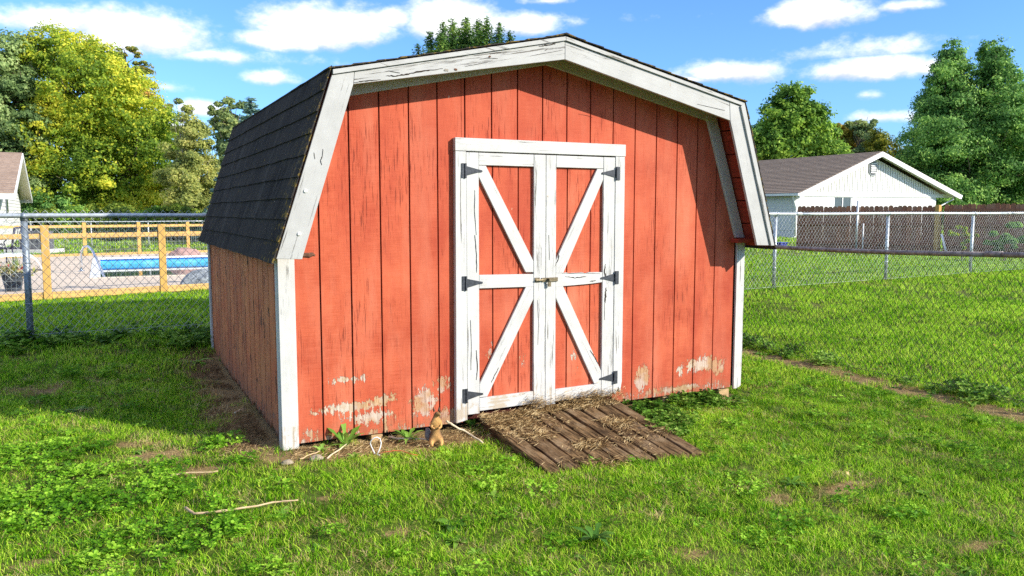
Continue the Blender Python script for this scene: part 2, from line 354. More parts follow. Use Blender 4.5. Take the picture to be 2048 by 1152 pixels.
def grid_axis(c, segs):
    out = [0]; 
    for n, step in segs:
        for _ in range(n): out.append(out[-1]+step)
    return out
def axis(lo, hi, step, elo, ehi, estep=.4, grow=1.22, limit=420):
    a = list(np.arange(elo, lo, estep))+list(np.arange(lo, hi, step))+list(np.arange(hi, ehi, estep)); s = estep; x = a[-1]
    while x < limit: s *= grow; x += s; a.append(x)
    s = estep; x = a[0]; b = []
    while x > -limit: s *= grow; x -= s; b.append(x)
    return np.array(b[::-1]+a)
gx = axis(-4.5, 7.5, .075, -9.3, 14); gy = axis(-4.0, 5.2, .075, -5, 22)
GX, GY = np.meshgrid(gx, gy, indexing='ij'); GZ = gz(GX, GY)
BARE = [(*at_z(320, 915, .04)[:2], .30, .16), (*at_z(410, 945, .03)[:2], .20, .13), (*at_z(280, 890, .05)[:2], .22, .10), (*at_z(1700, 975, .0)[:2], .30, .10), (*at_z(1560, 1000, .0)[:2], .16, .09), (*at_z(250, 1060, 0)[:2], .09, .06),
        (*at_z(80, 775, .15)[:2], .4, .2), (*at_z(800, 1075, 0)[:2], .1, .05), (*at_z(1380, 1110, 0)[:2], .18, .07), (*at_z(60, 1130, 0)[:2], .15, .08), (*at_z(1960, 1090, 0)[:2], .22, .07), (*at_z(660, 1010, 0)[:2], .12, .06)]
RA = [at_z(945, 838, .08), at_z(1090, 950, .02), at_z(1410, 905, .02), at_z(1235, 805, .1)]   # corners of the ramp
def sm(a, b, x): t = np.clip((x-a)/(b-a), 0, 1); return t*t*(3-2*t)
def bare_mask(x, y):
    x = np.asarray(x, float); y = np.asarray(y, float); b = np.zeros_like(x)
    for (cx, cy, rx, ry) in BARE: b = np.maximum(b, .72*sm(1.5, .2, np.sqrt(((x-cx)/rx)**2+((y-cy)/ry)**2)))
    b = np.maximum(b, sm(-.82, -.34, x)*sm(.0, -.2, x)*sm(-.25, .05, y)*sm(3.9, 3.2, y))            # dirt strip along the side wall
    b = np.maximum(b, sm(-.6, -.3, x)*sm(1.15, .95, x)*sm(-.50, -.25, y)*sm(.3, .1, y))             # under the front wall
    b = np.maximum(b, sm(2.1, 2.3, x)*sm(3.6, 3.4, x)*sm(-.22, -.08, y)*sm(.3, .1, y))
    fx = 5.2+.08*y
    b = np.maximum(b, sm(.30, .12, np.abs(x-fx+.06))*sm(-5, -4, y)*sm(3.5, 2.8, y)*1.0)               # worn line under the right fence
    b = np.maximum(b, ((x > -.24) & (x < 3.53) & (y > .02) & (y < 3.62))*1.0)
    return b
rnd = np.array([mnoise.noise(Vector((a*3.1, b*3.1, 0)))+.5*mnoise.noise(Vector((a*9, b*9, 3))) for a, b in zip(GX.ravel(), GY.ravel())]).reshape(GX.shape)
near = sm(14, 8, np.hypot(GX-1, GY))
BM_ = bare_mask(GX, GY)
GZ = GZ+rnd*.012*near - .006
# the basin under the pool deck: the deck slab covers it
inb = (GX > -8.2) & (GX < 8.2) & (GY > 8.45+.26*np.minimum(GX, 3)+1.0) & (GY < 20.35+.16*GX-1.2)
GZ = np.where(inb, -2.2, GZ)
ii = np.arange(GX.size).reshape(GX.shape)
F = np.stack([ii[:-1, :-1], ii[1:, :-1], ii[1:, 1:], ii[:-1, 1:]], -1).reshape(-1, 4)
gme = mesh_np('ground', np.stack([GX, GY, GZ], -1).reshape(-1, 3), F, True)
ca = gme.attributes.new('bare', 'FLOAT', 'POINT'); ca.data.foreach_set('value', BM_.ravel().astype(np.float32))
t = MT('lawn_soil'); p = t.pos('World'); at = t.n('ShaderNodeAttribute', attribute_name='bare')
n1 = t.noise(p, 1.1, 6, .65); n2 = t.noise(p, 28, 5, .7); n3 = t.noise(p, 160, 3, .6); n4 = t.noise(p, 7, 5, .7)
soil = t.mix(t.rng(n2, .3, .7), (.15, .09, .035), (.38, .26, .11)); soil = t.mix(t.rng(n3, .45, .8, 0, .7), soil, (.50, .38, .20))
gr = t.mix(t.rng(n2, .3, .7), (.04, .07, .006), (.13, .18, .02)); gr = t.mix(t.rng(n1, .5, .75, 0, .5), gr, (.26, .22, .08)); gr = t.mix(t.rng(n3, .55, .75, 0, .7), gr, (.22, .30, .03))
gr = t.mix(t.rng(n4, .58, .72, 0, .6), gr, (.26, .20, .09))
f = t.rng(t.math('ADD', at.outputs['Fac'], t.math('MULTIPLY', t.math('SUBTRACT', n4, .5), .9)), .3, .55, 0, 1, True)
t.col(t.mix(f, gr, soil)); t.rough(.95); t.bump(t.math('ADD', t.math('MULTIPLY', n2, .7), t.math('MULTIPLY', n3, .5)), .9, .03)
ground = struct(link('ground', gme, t.m))

# ------------------------------------------------------------------ shed
G = .2032
XL, XR, DEP = -.25, 3.54, 3.62; XC = (XL+XR)/2; OH = -.276
KN, ZK, ZP, EV, ZE = 1.612, 2.406, 2.753, 1.975, 1.29
ZS = .079
def roof_out(x, off=0):   # outer roof line height at x, lowered by off
    a = abs(x-XC)
    if a <= KN: return ZP-(ZP-ZK)*a/KN-off
    return ZK-(ZK-ZE)*(a-KN)/(EV-KN)-off*3.1
shed = thing('shed', 'red gambrel-roofed garden shed with white trim and double doors', 'shed')
DX0, DX1, DTOP = .99, 2.25, 1.985
# front planks, eight inches apart, each its own board
edges = [XL+.02]+[k*G for k in range(0, 18) if XL+.1 < k*G < XR-.06]+[XR-.085]
for a, b in zip(edges, edges[1:]):
    g = .0055
    def seg(x0, x1, zlo, name='siding_plank'):
        xs = [x0]+[x for x in (XC-KN, XC, XC+KN) if x0 < x < x1]+[x1]
        pts = [(x1, zlo+random.uniform(-.003, .003)), (x0, zlo+random.uniform(-.003, .003))]
        pts = pts+[(x, min(roof_out(x, .05), 9)) for x in xs]
        return prism(name, pts, random.uniform(-.0015, .0005), .012, M['red'], shed)
    x0, x1 = a+g, b-g
    if x1 <= DX0 or x0 >= DX1: seg(x0, x1, ZS)
    elif x0 < DX0: seg(x0, DX0-.002, ZS); seg(DX0+.001, x1, DTOP+.03)
    elif x1 > DX1: seg(DX1+.002, x1, ZS); seg(x0, DX1-.001, DTOP+.03)
    else: seg(x0, x1, DTOP+.03)
pts = [(XL+.02, ZS+.01), (XL+.02, roof_out(XL+.02, .05)-.01), (XC-KN, ZK-.06), (XC, ZP-.06), (XC+KN, ZK-.06), (XR-.03, roof_out(XR-.03, .05)-.01), (XR-.03, ZS+.01)]
prism('front_wall_panel', pts, .0125, .03, M['red_dark'], shed)
prism('back_wall', pts, DEP-.03, DEP, M['red_side'], shed)
box('floor_frame', XL+.04, XR-.05, .035, DEP-.035, ZS-.005, .22, M['dark_wood'], shed)
# side walls
sy = list(np.arange(.0, DEP-.1, G))+[DEP]
for i, (a, b) in enumerate(zip(sy, sy[1:])):
    nb = 5; z = ZS-.0
    nb = 9; bot = [(b-.009-(b-a-.018)*k/nb, ZS+(.0 if k % 2 else .03)+random.uniform(-.015, .035)) for k in range(nb+1)]
    pl = [(a+.004+0*k, 0) for k in ()]
    pts = bot+[(a+.009, 1.345), (b-.009, 1.345)]
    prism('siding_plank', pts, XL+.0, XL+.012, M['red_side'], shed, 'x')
box('left_wall_panel', XL+.0125, XL+.028, .03, DEP-.03, ZS+.07, 1.345, M['interior'], shed)
box('sill_beam', XL+.004, XL+.011, .03, DEP-.03, ZS-.06, ZS+.03, M['dark_wood'], shed) if False else None
box('right_wall', XR-.028, XR-.0, .0, DEP, ZS, 1.345, M['red'], shed)
# underlying skids and blocks
for y in (.12, 1.7, 3.3): box('skid', XL+.03, XR-.08, y, y+.09, .0, ZS-.008, M['dark_wood'], shed)
for (u, z0) in ((752, -.04), (1333, -.07), (1447, -.07)):
    x = at_y(u, 860 if u < 900 else 795, .0)[0]; box('support_block', x-.055 if u > 1400 else x-.035, x+.055 if u > 1400 else x+.045, -.004, .13, z0, ZS-.01, M['bare_wood'], shed, .003)
# corner boards
WV = M['white_v']
box('corner_board', XL-.018, XL+.086, -.022, -.002, ZS-.03, 1.30, WV, shed, .002)
box('corner_board', XL-.020, XL-.002, -.001, .075, ZS-.03, 1.30, M['white_gray'], shed, .002)
prism('corner_board', [(XR-.065, ZS-.01), (XR-.03, ZS-.01), (XR-.026, ZS+.10), (XR-.022, ZS-.005), (XR+.012, ZS+.01), (XR+.016, ZS+.20), (XR+.018, ZS+.28), (XR+.018, 1.30), (XR-.065, 1.30)], -.022, -.002, WV, shed)
box('corner_board', XR+.001, XR+.019, -.001, .08, ZS-.01, 1.30, M['white_gray'], shed, .002)
box('corner_board', XL-.020, XL-.002, DEP-.07, DEP+.02, ZS-.02, 1.30, M['white_gray'], shed, .002)
box('corner_board', XR+.001, XR+.019, DEP-.07, DEP+.02, ZS-.02, 1.30, M['white_gray'], shed, .002)
# frieze boards on the wall under the roof
def strip(off0, off1, xa, xb):   # band parallel to the upper roof line
    return [(xa, roof_out(xa, off0)), (xb, roof_out(xb, off0)), (xb, roof_out(xb, off1)), (xa, roof_out(xa, off1))]
prism('frieze_board', strip(.046, .15, XC-KN+.02, XC-.001), -.024, -.003, M['frieze'], shed, bevel=.002)
prism('frieze_board', strip(.046, .15, XC+.001, XC+KN-.06), -.024, -.003, M['frieze'], shed, bevel=.002)
for s in (1, -1):
    P = [(XC+s*(KN+.0-.05), ZK-.06), (XC+s*(KN-.145), ZK-.085), (XC+s*(1.808), 1.345), (XC+s*(1.902), 1.345)]
    prism('frieze_board', P, -.026 if s > 0 else -.02, -.003, M['white_gray'], shed, bevel=.002)
# rake fascias and the drip strip above them
fy0, fy1 = OH, OH+.022
DS = .032
def up(x, off): return (x, roof_out(x, off))
il = (XC-1.482, 2.329); ir = (XC+1.482, 2.30)
a_up = math.atan2(ZP-ZK, KN)
upL = ang_white(math.pi/2+a_up, 1.9); upR = ang_white(math.pi/2-a_up, 1.1); a_lo = math.atan2(EV-KN, ZK-ZE)
loL = ang_white(-a_lo, .55); loR = ang_white(a_lo, .55)
prism('rake_fascia', [up(XC-1.475, DS), (XC-.001, ZP-DS), (XC-.001, 2.599), il], fy0, fy1, upL, shed, bevel=.002)
prism('rake_fascia', [(XC+.001, ZP-DS), up(XC+1.475, DS), (XC+1.486, 2.262), (XC+.001, 2.599)], fy0, fy1, upR, shed, bevel=.002)
prism('rake_fascia', [(XC-EV+.008, ZE-.005), (XC-1.817, ZE-.012), (il[0]-.002, il[1]), (XC-1.477, roof_out(XC-1.477, DS)), (XC-KN-.001, ZK-DS)], fy0-.001, fy1-.001, loL, shed, bevel=.002)
prism('rake_fascia', [(XC+EV-.042, ZE-.002), (XC+1.80, ZE+.002), (XC+1.488, 2.262), (XC+1.477, roof_out(XC+1.477, DS)), (XC+KN-.035, ZK-DS+.003)], fy0-.001, fy1-.001, loR, shed, bevel=.002)
prism('drip_board', [up(XC-KN+.002, 0.002), (XC-.001, ZP-.002), (XC-.001, ZP-DS+.002), up(XC-KN+.002, DS-.002)], fy0-.014, fy1, upR, shed, bevel=.0015)
prism('drip_board', [up(XC+KN-.002, 0.002), (XC+.001, ZP-.002), (XC+.001, ZP-DS+.002), up(XC+KN-.002, DS-.002)], fy0-.014, fy1, upR, shed, bevel=.0015)
prism('drip_board', [(XC+KN-.034, ZK-DS), (XC+KN+.002, ZK-.002), (XC+EV+.004, ZE-.002), (XC+EV-.036, ZE-.004)], fy0-.016, fy1, loR, shed, bevel=.0015)
# fasteners on the lower left fascia
for (u, v) in ((611, 382), (598, 468)):
    q = at_y(u, v, fy0-.003); bm = bmesh.new(); bmesh.ops.create_cone(bm, cap_ends=True, segments=12, radius1=.013, radius2=.009, depth=.008, matrix=Matrix.Translation((q[0], fy0-.005, q[2]))@Matrix.Rotation(math.pi/2, 4, 'X'))
    link('bolt_head', finish(bm, 'bolt_head'), M['bolt'], shed)
# roof deck (underside seen as the red soffit), split in boards in the overhang
def slab(x0, x1, off0, off1, y0, y1): return [up(x0, off0), up(x1, off0), up(x1, off1), up(x0, off1)], y0, y1
for s in (-1, 1):
    prism('roof_deck', [(XC, ZP-.006), (XC+s*KN, ZK-.006), (XC+s*(KN-.012), ZK-.040), (XC, ZP-.040)], fy1+.001, DEP+.05, M['red_soffit'], shed)
    nbd = 6
    for k in range(nbd):
        f0, f1 = k/nbd+.004, (k+1)/nbd-.004
        A = lambda f, o: (XC+s*(KN+(EV-KN)*f-o*.95), ZK+(ZE-ZK)*f-o*.31)
        prism('roof_deck_board', [A(f0, .008), A(f1, .008), A(f1, .040), A(f0, .040)], fy1+.001, DEP+.05, M['red_soffit'], shed)
# shingles, course by course, three-tab pieces
def shingles(p_low, p_high, n, y0, y1, piece, mat, parent, thick=.006, nm='shingle'):
    (xa, za), (xb, zb) = p_low, p_high; L = math.hypot(xb-xa, zb-za); ux, uz = (xb-xa)/L, (zb-za)/L
    sgn = 1 if uz*1 > 0 and ux < 0 else -1
    nx, nz = (-uz, ux) if (-uz)*(xa-XC) > 0 or abs(ux) > .9 and ux > 0 else (uz, -ux)
    if nz < 0 and abs(nz) > .2: nx, nz = -nx, -nz
    ex = L/n
    for c in range(n):
        off = (c % 2)*piece*.5+random.uniform(-.03, .03); ys = [y0]+[y for y in np.arange(y0+piece-off, y1-.1, piece)]+[y1]
        for a, b in zip(ys, ys[1:]):
            m = max(2, int((b-a)/.12)); bm = bmesh.new(); rows = []
            for q in range(m+1):
                y = a+.0007+(b-a-.0014)*q/m
                w = .006*mnoise.noise(Vector((y*2.3, c*5.1, 0)))+.0035*mnoise.noise(Vector((y*11, c*3.3, 4)))
                lift = .0015+.003*abs(mnoise.noise(Vector((y*3, c*2.2, 9))))
                s0 = ex*c+w-.004; s1 = ex*(c+1)+.02
                row = []
                for (sd, h) in ((s0, .004+thick*.9+lift), (s0, .001+lift*.6), (s1, .001), (s1, .0035)):
                    row.append(bm.verts.new((xa+ux*sd+nx*h, y, za+uz*sd+nz*h)))
                rows.append(row)
            for r0, r1 in zip(rows, rows[1:]):
                for k in range(4): bm.faces.new((r0[k], r0[(k+1) % 4], r1[(k+1) % 4], r1[k]))
            bm.faces.new(rows[0]); bm.faces.new(rows[-1][::-1])
            link(nm, finish(bm, nm), mat, parent)
SY0, SY1 = OH-.012, DEP+.065
for s in (-1, 1):
    ys0 = SY0 if s < 0 else SY0-.008
    shingles((XC+s*(EV+.008), ZE-.03), (XC+s*(KN+.006), ZK+.002), 9, ys0, SY1, .92, M['shingle'], shed, .009)
    shingles((XC+s*(KN+.012), ZK-.002+.004), (XC, ZP+.006), 11, ys0-.008, SY1, .92, M['shingle'], shed)
prism('ridge_cap', [(XC-.13, ZP-.014), (XC, ZP+.022), (XC+.13, ZP-.014), (XC+.13, ZP-.018), (XC, ZP+.010), (XC-.13, ZP-.018)], SY0-.01, SY1, M['shingle'], shed)
# eave closure blocks
box('eave_block', XR-.15, XR+.055, -.12, -.028, 1.306, 1.340, M['red_soffit'], shed, .003)
box('eave_block_end', XR+.0555, XR+.088, -.12, -.028, 1.307, 1.339, M['bare_wood'], shed, .003)
bm = tube_bm([(-.17, -.262, 1.302), (-.13, -.266, 1.300), (-.105, -.26, 1.306), (-.09, -.262, 1.298)], [.014, .017, .012, .005], 7); link('rotten_eave_block', finish(bm, 'rotten_eave_block'), M['rot_wood'], shed)
# door surround
prism('door_header', [(.925, 1.973), (2.325, 1.976), (2.325, 2.064), (.925, 2.062)], -.042, -.002, M['white_h'], shed, bevel=.0025)
prism('door_jamb', [(.921, .085), (1.006, .10), (1.008, 1.9705), (.927, 1.9705)], -.040, -.002, WV, shed, bevel=.0025)
prism('door_jamb', [(2.236, .17), (2.262, .15), (2.285, .21), (2.302, .16), (2.318, .25), (2.32, 1.9735), (2.235, 1.9735)], -.040, -.002, WV, shed, bevel=.002)
def door(label, xs, planks, hx, jx, hz, mirror):
    d = thing('door', '', ''); 
    for k in ('label', 'category'): del d[k]
    d.parent = shed; d['label'] = label
    for (a, b) in planks: box('plank', a+.005, b-.005, -.013+random.uniform(-.001, .001), -.0015, .17, 1.96, M['red'], d)
    box('door_panel', xs[0]+.01, xs[3]-.01, -.0008, .011, .16, 1.965, M['red_dark'], d)
    o0, o1, i0, i1 = xs   # left stile outer/inner, right stile inner/outer
    y0, y1 = -.034, -.0145
    ph = M['white_h']
    box('stile', o0, o1, y0-.0012, y1, .135, 1.966, WV, d, .002)
    box('stile', i0, i1, y0-.002, y1, .115 if not mirror else .14, 1.966, WV, d, .002)
    A, B = o1+.0015, i0-.0015
    prism('rail', [(A, 1.881), (B, 1.881), (B, 1.966), (A, 1.966)], y0, y1, ph, d, bevel=.002)
    if not mirror: prism('rail', [(A, 1.026), (B, 1.020), (B, 1.112), (A, 1.121)], y0, y1, ph, d, bevel=.002); zr0, zr1 = 1.026, 1.121
    else:
        top = []; n = 14
        for k in range(n+1):
            x = A+(B-A)*k/n; top.append((x, 1.110+(.012*mnoise.noise(Vector((x*30, 1, 2))) if 2 < k else 0)-.004*k/n))
        prism('rail', [(A, 1.012), (B-.1, 1.022), (B, 1.03)]+top[::-1], y0, y1, ph, d, bevel=0); zr0, zr1 = 1.02, 1.105
    prism('rail', [(A, .152), (B, .157), (B, .25), (A, .245)], y0, y1, ph, d, bevel=.002)
    mx = (lambda x: x) if not mirror else (lambda x: A+B-x)
    U = [(A, 1.878), (A+.054, 1.878), (B, 1.205), (B, zr1+.004), (B-.064, zr1+.006), (A, 1.80)]
    Lw = [(B, zr0-.006), (B-.062, zr0-.006), (A, .345), (A, .250), (A+.06, .250), (B, .93)]
    for P in (U, Lw):
        up_ = P is U; dx, dz = (.43, -.75) if up_ else (.43, .75)
        a_ = math.atan2(dx, dz if not mirror else dz)
        aa = math.atan2(.43, .75); aa = (aa if up_ else -aa) if not mirror else (-aa if up_ else aa)
        prism('brace', [(mx(x), z) for x, z in P], y0+.0005, y1, ang_white(aa, .45), d, bevel=.002)
    for z in hz:   # strap hinges
        h = bpy.data.objects.new('hinge', None); COL.objects.link(h); h.parent = d
        s = 1 if not mirror else -1
        xk = jx
        bm = box_bm(min(xk, xk-s*.03), max(xk, xk-s*.03), -.0455, -.0405, z-.05, z+.05)
        box_bm(xk-.006, xk+.006, -.053, -.0405, z-.05, z+.05, bm)
        prism_bm([(xk+s*.006, z-.032), (xk+s*.006, z+.032), (xk+s*.10, z+.011), (xk+s*.128, z+.006), (xk+s*.13, z-.006), (xk+s*.10, z-.009)], -.0415, -.0362, 'y', bm)
        hm = finish(bm, 'hinge', .001); 
        bpy.data.objects.remove(h); h = link('hinge', hm, M['black_iron'], d)
    return d
dl = door('left door leaf with four strap-hinged white rails and braces', (1.010, 1.103, 1.538, 1.634), [(1.012, 6*G), (6*G, 7*G), (7*G, 1.632)], 0, 1.0, (1.84, 1.067, .275), False)
dl['label'] = 'left door leaf with clean white crossbar'
dr = door('right door leaf with peeling white crossbar', (1.638, 1.722, 2.131, 2.233), [(1.64, 9*G), (9*G, 10*G), (10*G, 2.231)], 0, 2.243, (1.847, 1.06, .287), True)
# hasp latch across the two leaves
bm = box_bm(1.545, 1.585, -.041, -.0362, 1.050, 1.085); box_bm(1.60, 1.735, -.044, -.0365, 1.052, 1.082, bm); box_bm(1.648, 1.664, -.07, -.0365, 1.056, 1.078, bm)
tube_bm([(1.548, -.05, 1.067), (1.60, -.052, 1.067), (1.615, -.048, 1.067)], .007, 8, bm); box_bm(1.645, 1.668, -.062, -.052, 1.018, 1.050, bm)
link('hasp', finish(bm, 'hasp', .001), M['old_brass'], dl)
# splits and knots where the old timber has opened up
def split(pix, w, y, parent, mat=None, name='timber_split'):
    P = [at_y(u_, v_, y) for u_, v_ in pix]; Q = []
    for a, b in zip(P, P[1:]):
        for k in range(5): f = k/5; Q.append(a+(b-a)*f)
    Q.append(P[-1]); n = len(Q); T, B = [], []
    for k, q in enumerate(Q):
        a = Q[max(k-1, 0)]; b = Q[min(k+1, n-1)]; d = np.array([b[0]-a[0], b[2]-a[2]]); d /= np.linalg.norm(d)+1e-9; nn = np.array([-d[1], d[0]])
        h = w*math.sin(math.pi*(k+.4)/(n-.2))**.5*random.uniform(.35, 1.0); j = random.uniform(-.4, .4)*w
        T.append((q[0]+nn[0]*(h+j), q[2]+nn[1]*(h+j))); B.append((q[0]+nn[0]*(j-h*.6), q[2]+nn[1]*(j-h*.6)))
    return prism(name, T+B[::-1], y-.0008, y+.002, mat or M['rot_wood'], parent)
yf = fy0-.0022
DKC = simple('split_shadow', (.035, .026, .02), .95, var=.5, scale=60)
for pix, w in (([(707, 165), (722, 163), (740, 161), (762, 159)], .004), ([(772, 151), (790, 152), (812, 149), (838, 143), (862, 140), (886, 137)], .006), ([(770, 143), (778, 142), (800, 146)], .0025), ([(1078, 92), (1090, 91), (1108, 88), (1111, 87)], .006), ([(1090, 100), (1096, 98)], .005),
               ([(980, 108), (992, 106), (1002, 105)], .003), ([(960, 118), (975, 116), (996, 117)], .0025), ([(1060, 112), (1082, 108), (1104, 104), (1126, 100)], .002), ([(930, 133), (950, 129), (975, 125)], .0015), ([(1255, 172), (1270, 175), (1284, 180)], .002), ([(1395, 208), (1420, 214), (1450, 221)], .0015)):
    split(pix, w, yf, shed, DKC)
for (u_, v_, r_) in ((893, 140, .016), (912, 139, .013), (980, 113, .010)):
    q = at_y(u_, v_, yf); bm = bmesh.new(); bmesh.ops.create_circle(bm, cap_ends=True, segments=11, radius=r_)
    for v in bm.verts: v.co *= random.uniform(.6, 1.25)
    bmesh.ops.transform(bm, matrix=Matrix.Translation((q[0], yf-.0012, q[2]))@Matrix.Rotation(math.pi/2, 4, 'X')@Matrix.Diagonal((1, .6, 1, 1)), verts=bm.verts); link('knot', finish(bm, 'knot'), M['rot_wood'] if r_ < .015 else simple('grey_knot', (.30, .27, .23), .9), shed)
for pix, w in (([(646, 298), (645, 312), (641, 322), (644, 330)], .003), ([(628, 305), (630, 318)], .0015), ([(586, 330), (578, 370)], .0012)): split(pix, w, fy0-.0032, shed, DKC)
yd = -.0375
for pix, w, d_ in (([(1211, 528), (1209, 545), (1213, 560)], .008, dr), ([(1212, 575), (1211, 590), (1210, 606)], .010, dr), ([(1209, 606), (1209, 640)], .002, dr), ([(950, 380), (949, 420), (953, 470)], .0022, dl), ([(950, 470), (953, 510), (954, 545)], .004, dl), ([(941, 640), (943, 690), (942, 740)], .0018, dl), ([(953, 700), (955, 740), (953, 760)], .004, dl),
                  ([(1075, 600), (1077, 640), (1076, 690)], .0015, dl), ([(1098, 470), (1099, 520)], .0015, dr)): split(pix, w, yd, d_, DKC)
for pix, w, d_ in (([(1112, 505), (1118, 510), (1116, 520), (1109, 534)], .005, dr), ([(1180, 700), (1190, 715), (1196, 728)], .006, dr), ([(983, 765), (990, 750), (998, 735)], .005, dl), ([(1130, 553), (1150, 556), (1172, 553)], .005, dr), ([(1180, 563), (1192, 561)], .006, dr), ([(1125, 547), (1160, 546), (1200, 547)], .0035, dr)): split(pix, w, -.0348, d_, DKC)
# ------------------------------------------------------------------ ramp
def plank_mat():
    t = MT('weathered_plank'); oi = t.n('ShaderNodeObjectInfo')
    g = t.noise(t.pos('Object', (85, 3, 85)), 1, 6, .68); k = t.noise(t.pos('Object', (7, 4, 7)), 1, 5, .65)
    c = t.mix(t.rng(g, .38, .62), (.022, .013, .006), (.26, .165, .080)); c = t.mix(t.rng(k, .52, .70, 0, .75), c, (.34, .25, .15)); c = t.mix(t.rng(k, .48, .34, 0, .75), c, (.025, .016, .009))
    c = t.mix(t.rng(oi.outputs['Random'], 0, 1, 0, .45), c, (.07, .045, .028))
    t.b.inputs['Specular IOR Level'].default_value = .08; t.col(c); t.rough(.95); t.bump(g, .5, .003); return t.m
M['plank'] = plank_mat()
ramp = thing('ramp', 'weathered wooden plank ramp leading up to the shed doors', 'ramp')
R0, R1, R2, R3 = [np.array(r) for r in RA]   # door-left, front-left, front-right, door-right
R0[2] = .115; R3[2] = .13; R1[2] = .045; R2[2] = .035; R0[1] = -.055; R3[1] = -.06
nP = 9
for i in range(nP):
    f0, f1 = i/nP+.009, (i+1)/nP-.009
    a0 = R0+(R3-R0)*f0; a1 = R0+(R3-R0)*f1; b0 = R1+(R2-R1)*f0; b1 = R1+(R2-R1)*f1
    e = random.uniform(-.04, .03); b0 = b0+(b0-a0)*e; b1 = b1+(b1-a1)*e
    if i == 0: pcs = [(0, 1)]
    elif i in (1, 4, 6): pcs = [(0, random.uniform(.42, .62))]; pcs.append((pcs[0][1]+.008, 1))
    else: pcs = [(0, 1)]
    for (s, e_) in pcs:
        n = 5; bm = bmesh.new(); rows = []; tw = random.uniform(-.006, .006)
        for q in range(n+1):
            g = s+(e_-s)*q/n; pa = a0+(b0-a0)*g; pb = a1+(b1-a1)*g; w = .003*math.sin(q*2+i)
            rows.append([bm.verts.new(x) for x in ((pa[0]+w, pa[1], pa[2]+tw), (pb[0]+w, pb[1], pb[2]-tw), (pb[0]+w, pb[1], pb[2]-.036-tw), (pa[0]+w, pa[1], pa[2]-.036+tw))])
        for r0, r1 in zip(rows, rows[1:]):
            for k in range(4): bm.faces.new((r0[k], r0[(k+1) % 4], r1[(k+1) % 4], r1[k]))
        bm.faces.new(rows[0]); bm.faces.new(rows[-1][::-1]); link('plank', finish(bm, 'plank', .0025), M['plank'], ramp)
def quadbeam(name, A, B, w, h, mat, parent):
    A, B = Vector(A), Vector(B); d = (B-A).normalized(); s = d.cross(Vector((0, 0, 1))).normalized()*w/2; u = Vector((0, 0, h))
    bm = bmesh.new(); v = [bm.verts.new(x) for x in (A-s, A+s, A+s-u, A-s-u, B-s, B+s, B+s-u, B-s-u)]
    for f in ((0, 1, 2, 3), (7, 6, 5, 4), (0, 4, 5, 1), (1, 5, 6, 2), (2, 6, 7, 3), (3, 7, 4, 0)): bm.faces.new([v[k] for k in f])
    return link(name, finish(bm, name, .003), mat, parent)
for f in (.04, .5, .96):
    A = R0+(R3-R0)*f; B = R1+(R2-R1)*f; A = A+np.array([0, .0, -.04]); B = B+(A-B)*.12+np.array([0, 0, -.03]); quadbeam('stringer', A, B, .045, .09, M['plank'], ramp)
# side beam, level with the deck
RAMP = (R0, R1, R2, R3)
def ramp_h(x, y):
    """height of the ramp's top at x, y or None"""
    P = np.array([x, y]); 
    def side(a, b): return (b[0]-a[0])*(P[1]-a[1])-(b[1]-a[1])*(P[0]-a[0])
    s = [side(R0, R1), side(R1, R2), side(R2, R3), side(R3, R0)]
    if all(v >= 0 for v in s) or all(v <= 0 for v in s):
        f = (R0[1]-y)/(R0[1]-(R1[1]+(R2[1]-R1[1])*np.clip((x-R1[0])/(R2[0]-R1[0]), 0, 1))); return float(.12+(.04-.12)*f)
    return None
# dry grass clippings lying on the ramp and heaped at the door sill
M['straw'] = leaf_mat('dry_clippings', [(.20, .12, .05), (.42, .29, .13), (.62, .48, .26)], .15, 9, spread=.5)
C_, U_, V_ = [], [], []
def straw_at(x, y, z, n, s, zr):
    for _ in range(n):
        px, py = x+random.gauss(0, s), y+random.gauss(0, s*.7)
        hz = ramp_h(px, py)
        base = hz if hz is not None else gzf(px, py)
        if z is not None: base = max(base, z)
        a = random.uniform(0, math.pi); l = random.uniform(.012, .045); tilt = random.uniform(-.35, .35)
        C_.append((px, min(py, -.045), base+.003+abs(random.gauss(0, zr)))); U_.append((l*math.cos(a), l*math.sin(a), l*tilt)); V_.append((-.0014*math.sin(a), .0014*math.cos(a), .0010))
for _ in range(75):     # heap along the sill
    x = random.uniform(1.0, 2.3); straw_at(x, -.075-abs(random.gauss(0, .05)), None, 50, .04, .012)
for _ in range(42): x = random.choice([1.57, 1.9, 2.05, 2.1]); straw_at(x+random.gauss(0, .08), -.06-abs(random.gauss(0, .015)), .14, 28, .03, .035)
for _ in range(44): x = random.uniform(1.05, 1.38); straw_at(x, -random.uniform(.08, .42)*(1.3-.5*(x-1.05)/.5), None, 40, .05, .006)
for _ in range(45):
    f, g = random.random(), random.random(); q = R0+(R3-R0)*f; q2 = R1+(R2-R1)*f; q = q+(q2-q)*g
    if mnoise.noise(Vector((q[0]*3, q[1]*3, 5))) > -.05: straw_at(q[0], q[1], None, 28, .06, .004)
for (u, v, n) in ((1180, 885, 260), (1240, 848, 240), (1075, 872, 150), (1225, 915, 120), (1330, 860, 120)):
    q = at_z(u, v, .08); straw_at(q[0], q[1], None, n*2, .07, .008)
for _ in range(60): straw_at(random.uniform(-.2, 1.0), random.uniform(-.3, -.02), None, 22, .08, .006)
for _ in range(30): straw_at(random.uniform(2.3, 3.5), random.uniform(-.16, -.04), None, 16, .06, .006)
for _ in range(80):
    q = (random.uniform(-.8, -.3), random.uniform(0, 3.6)); straw_at(q[0], q[1], None, 0, .08, .006)
st = stuff(link('dry_clippings', quads_mesh('dry_clippings', np.array(C_), np.array(U_), np.array(V_)), M['straw']), 'dry straw-coloured grass clippings strewn over the ramp and door sill', 'clippings')
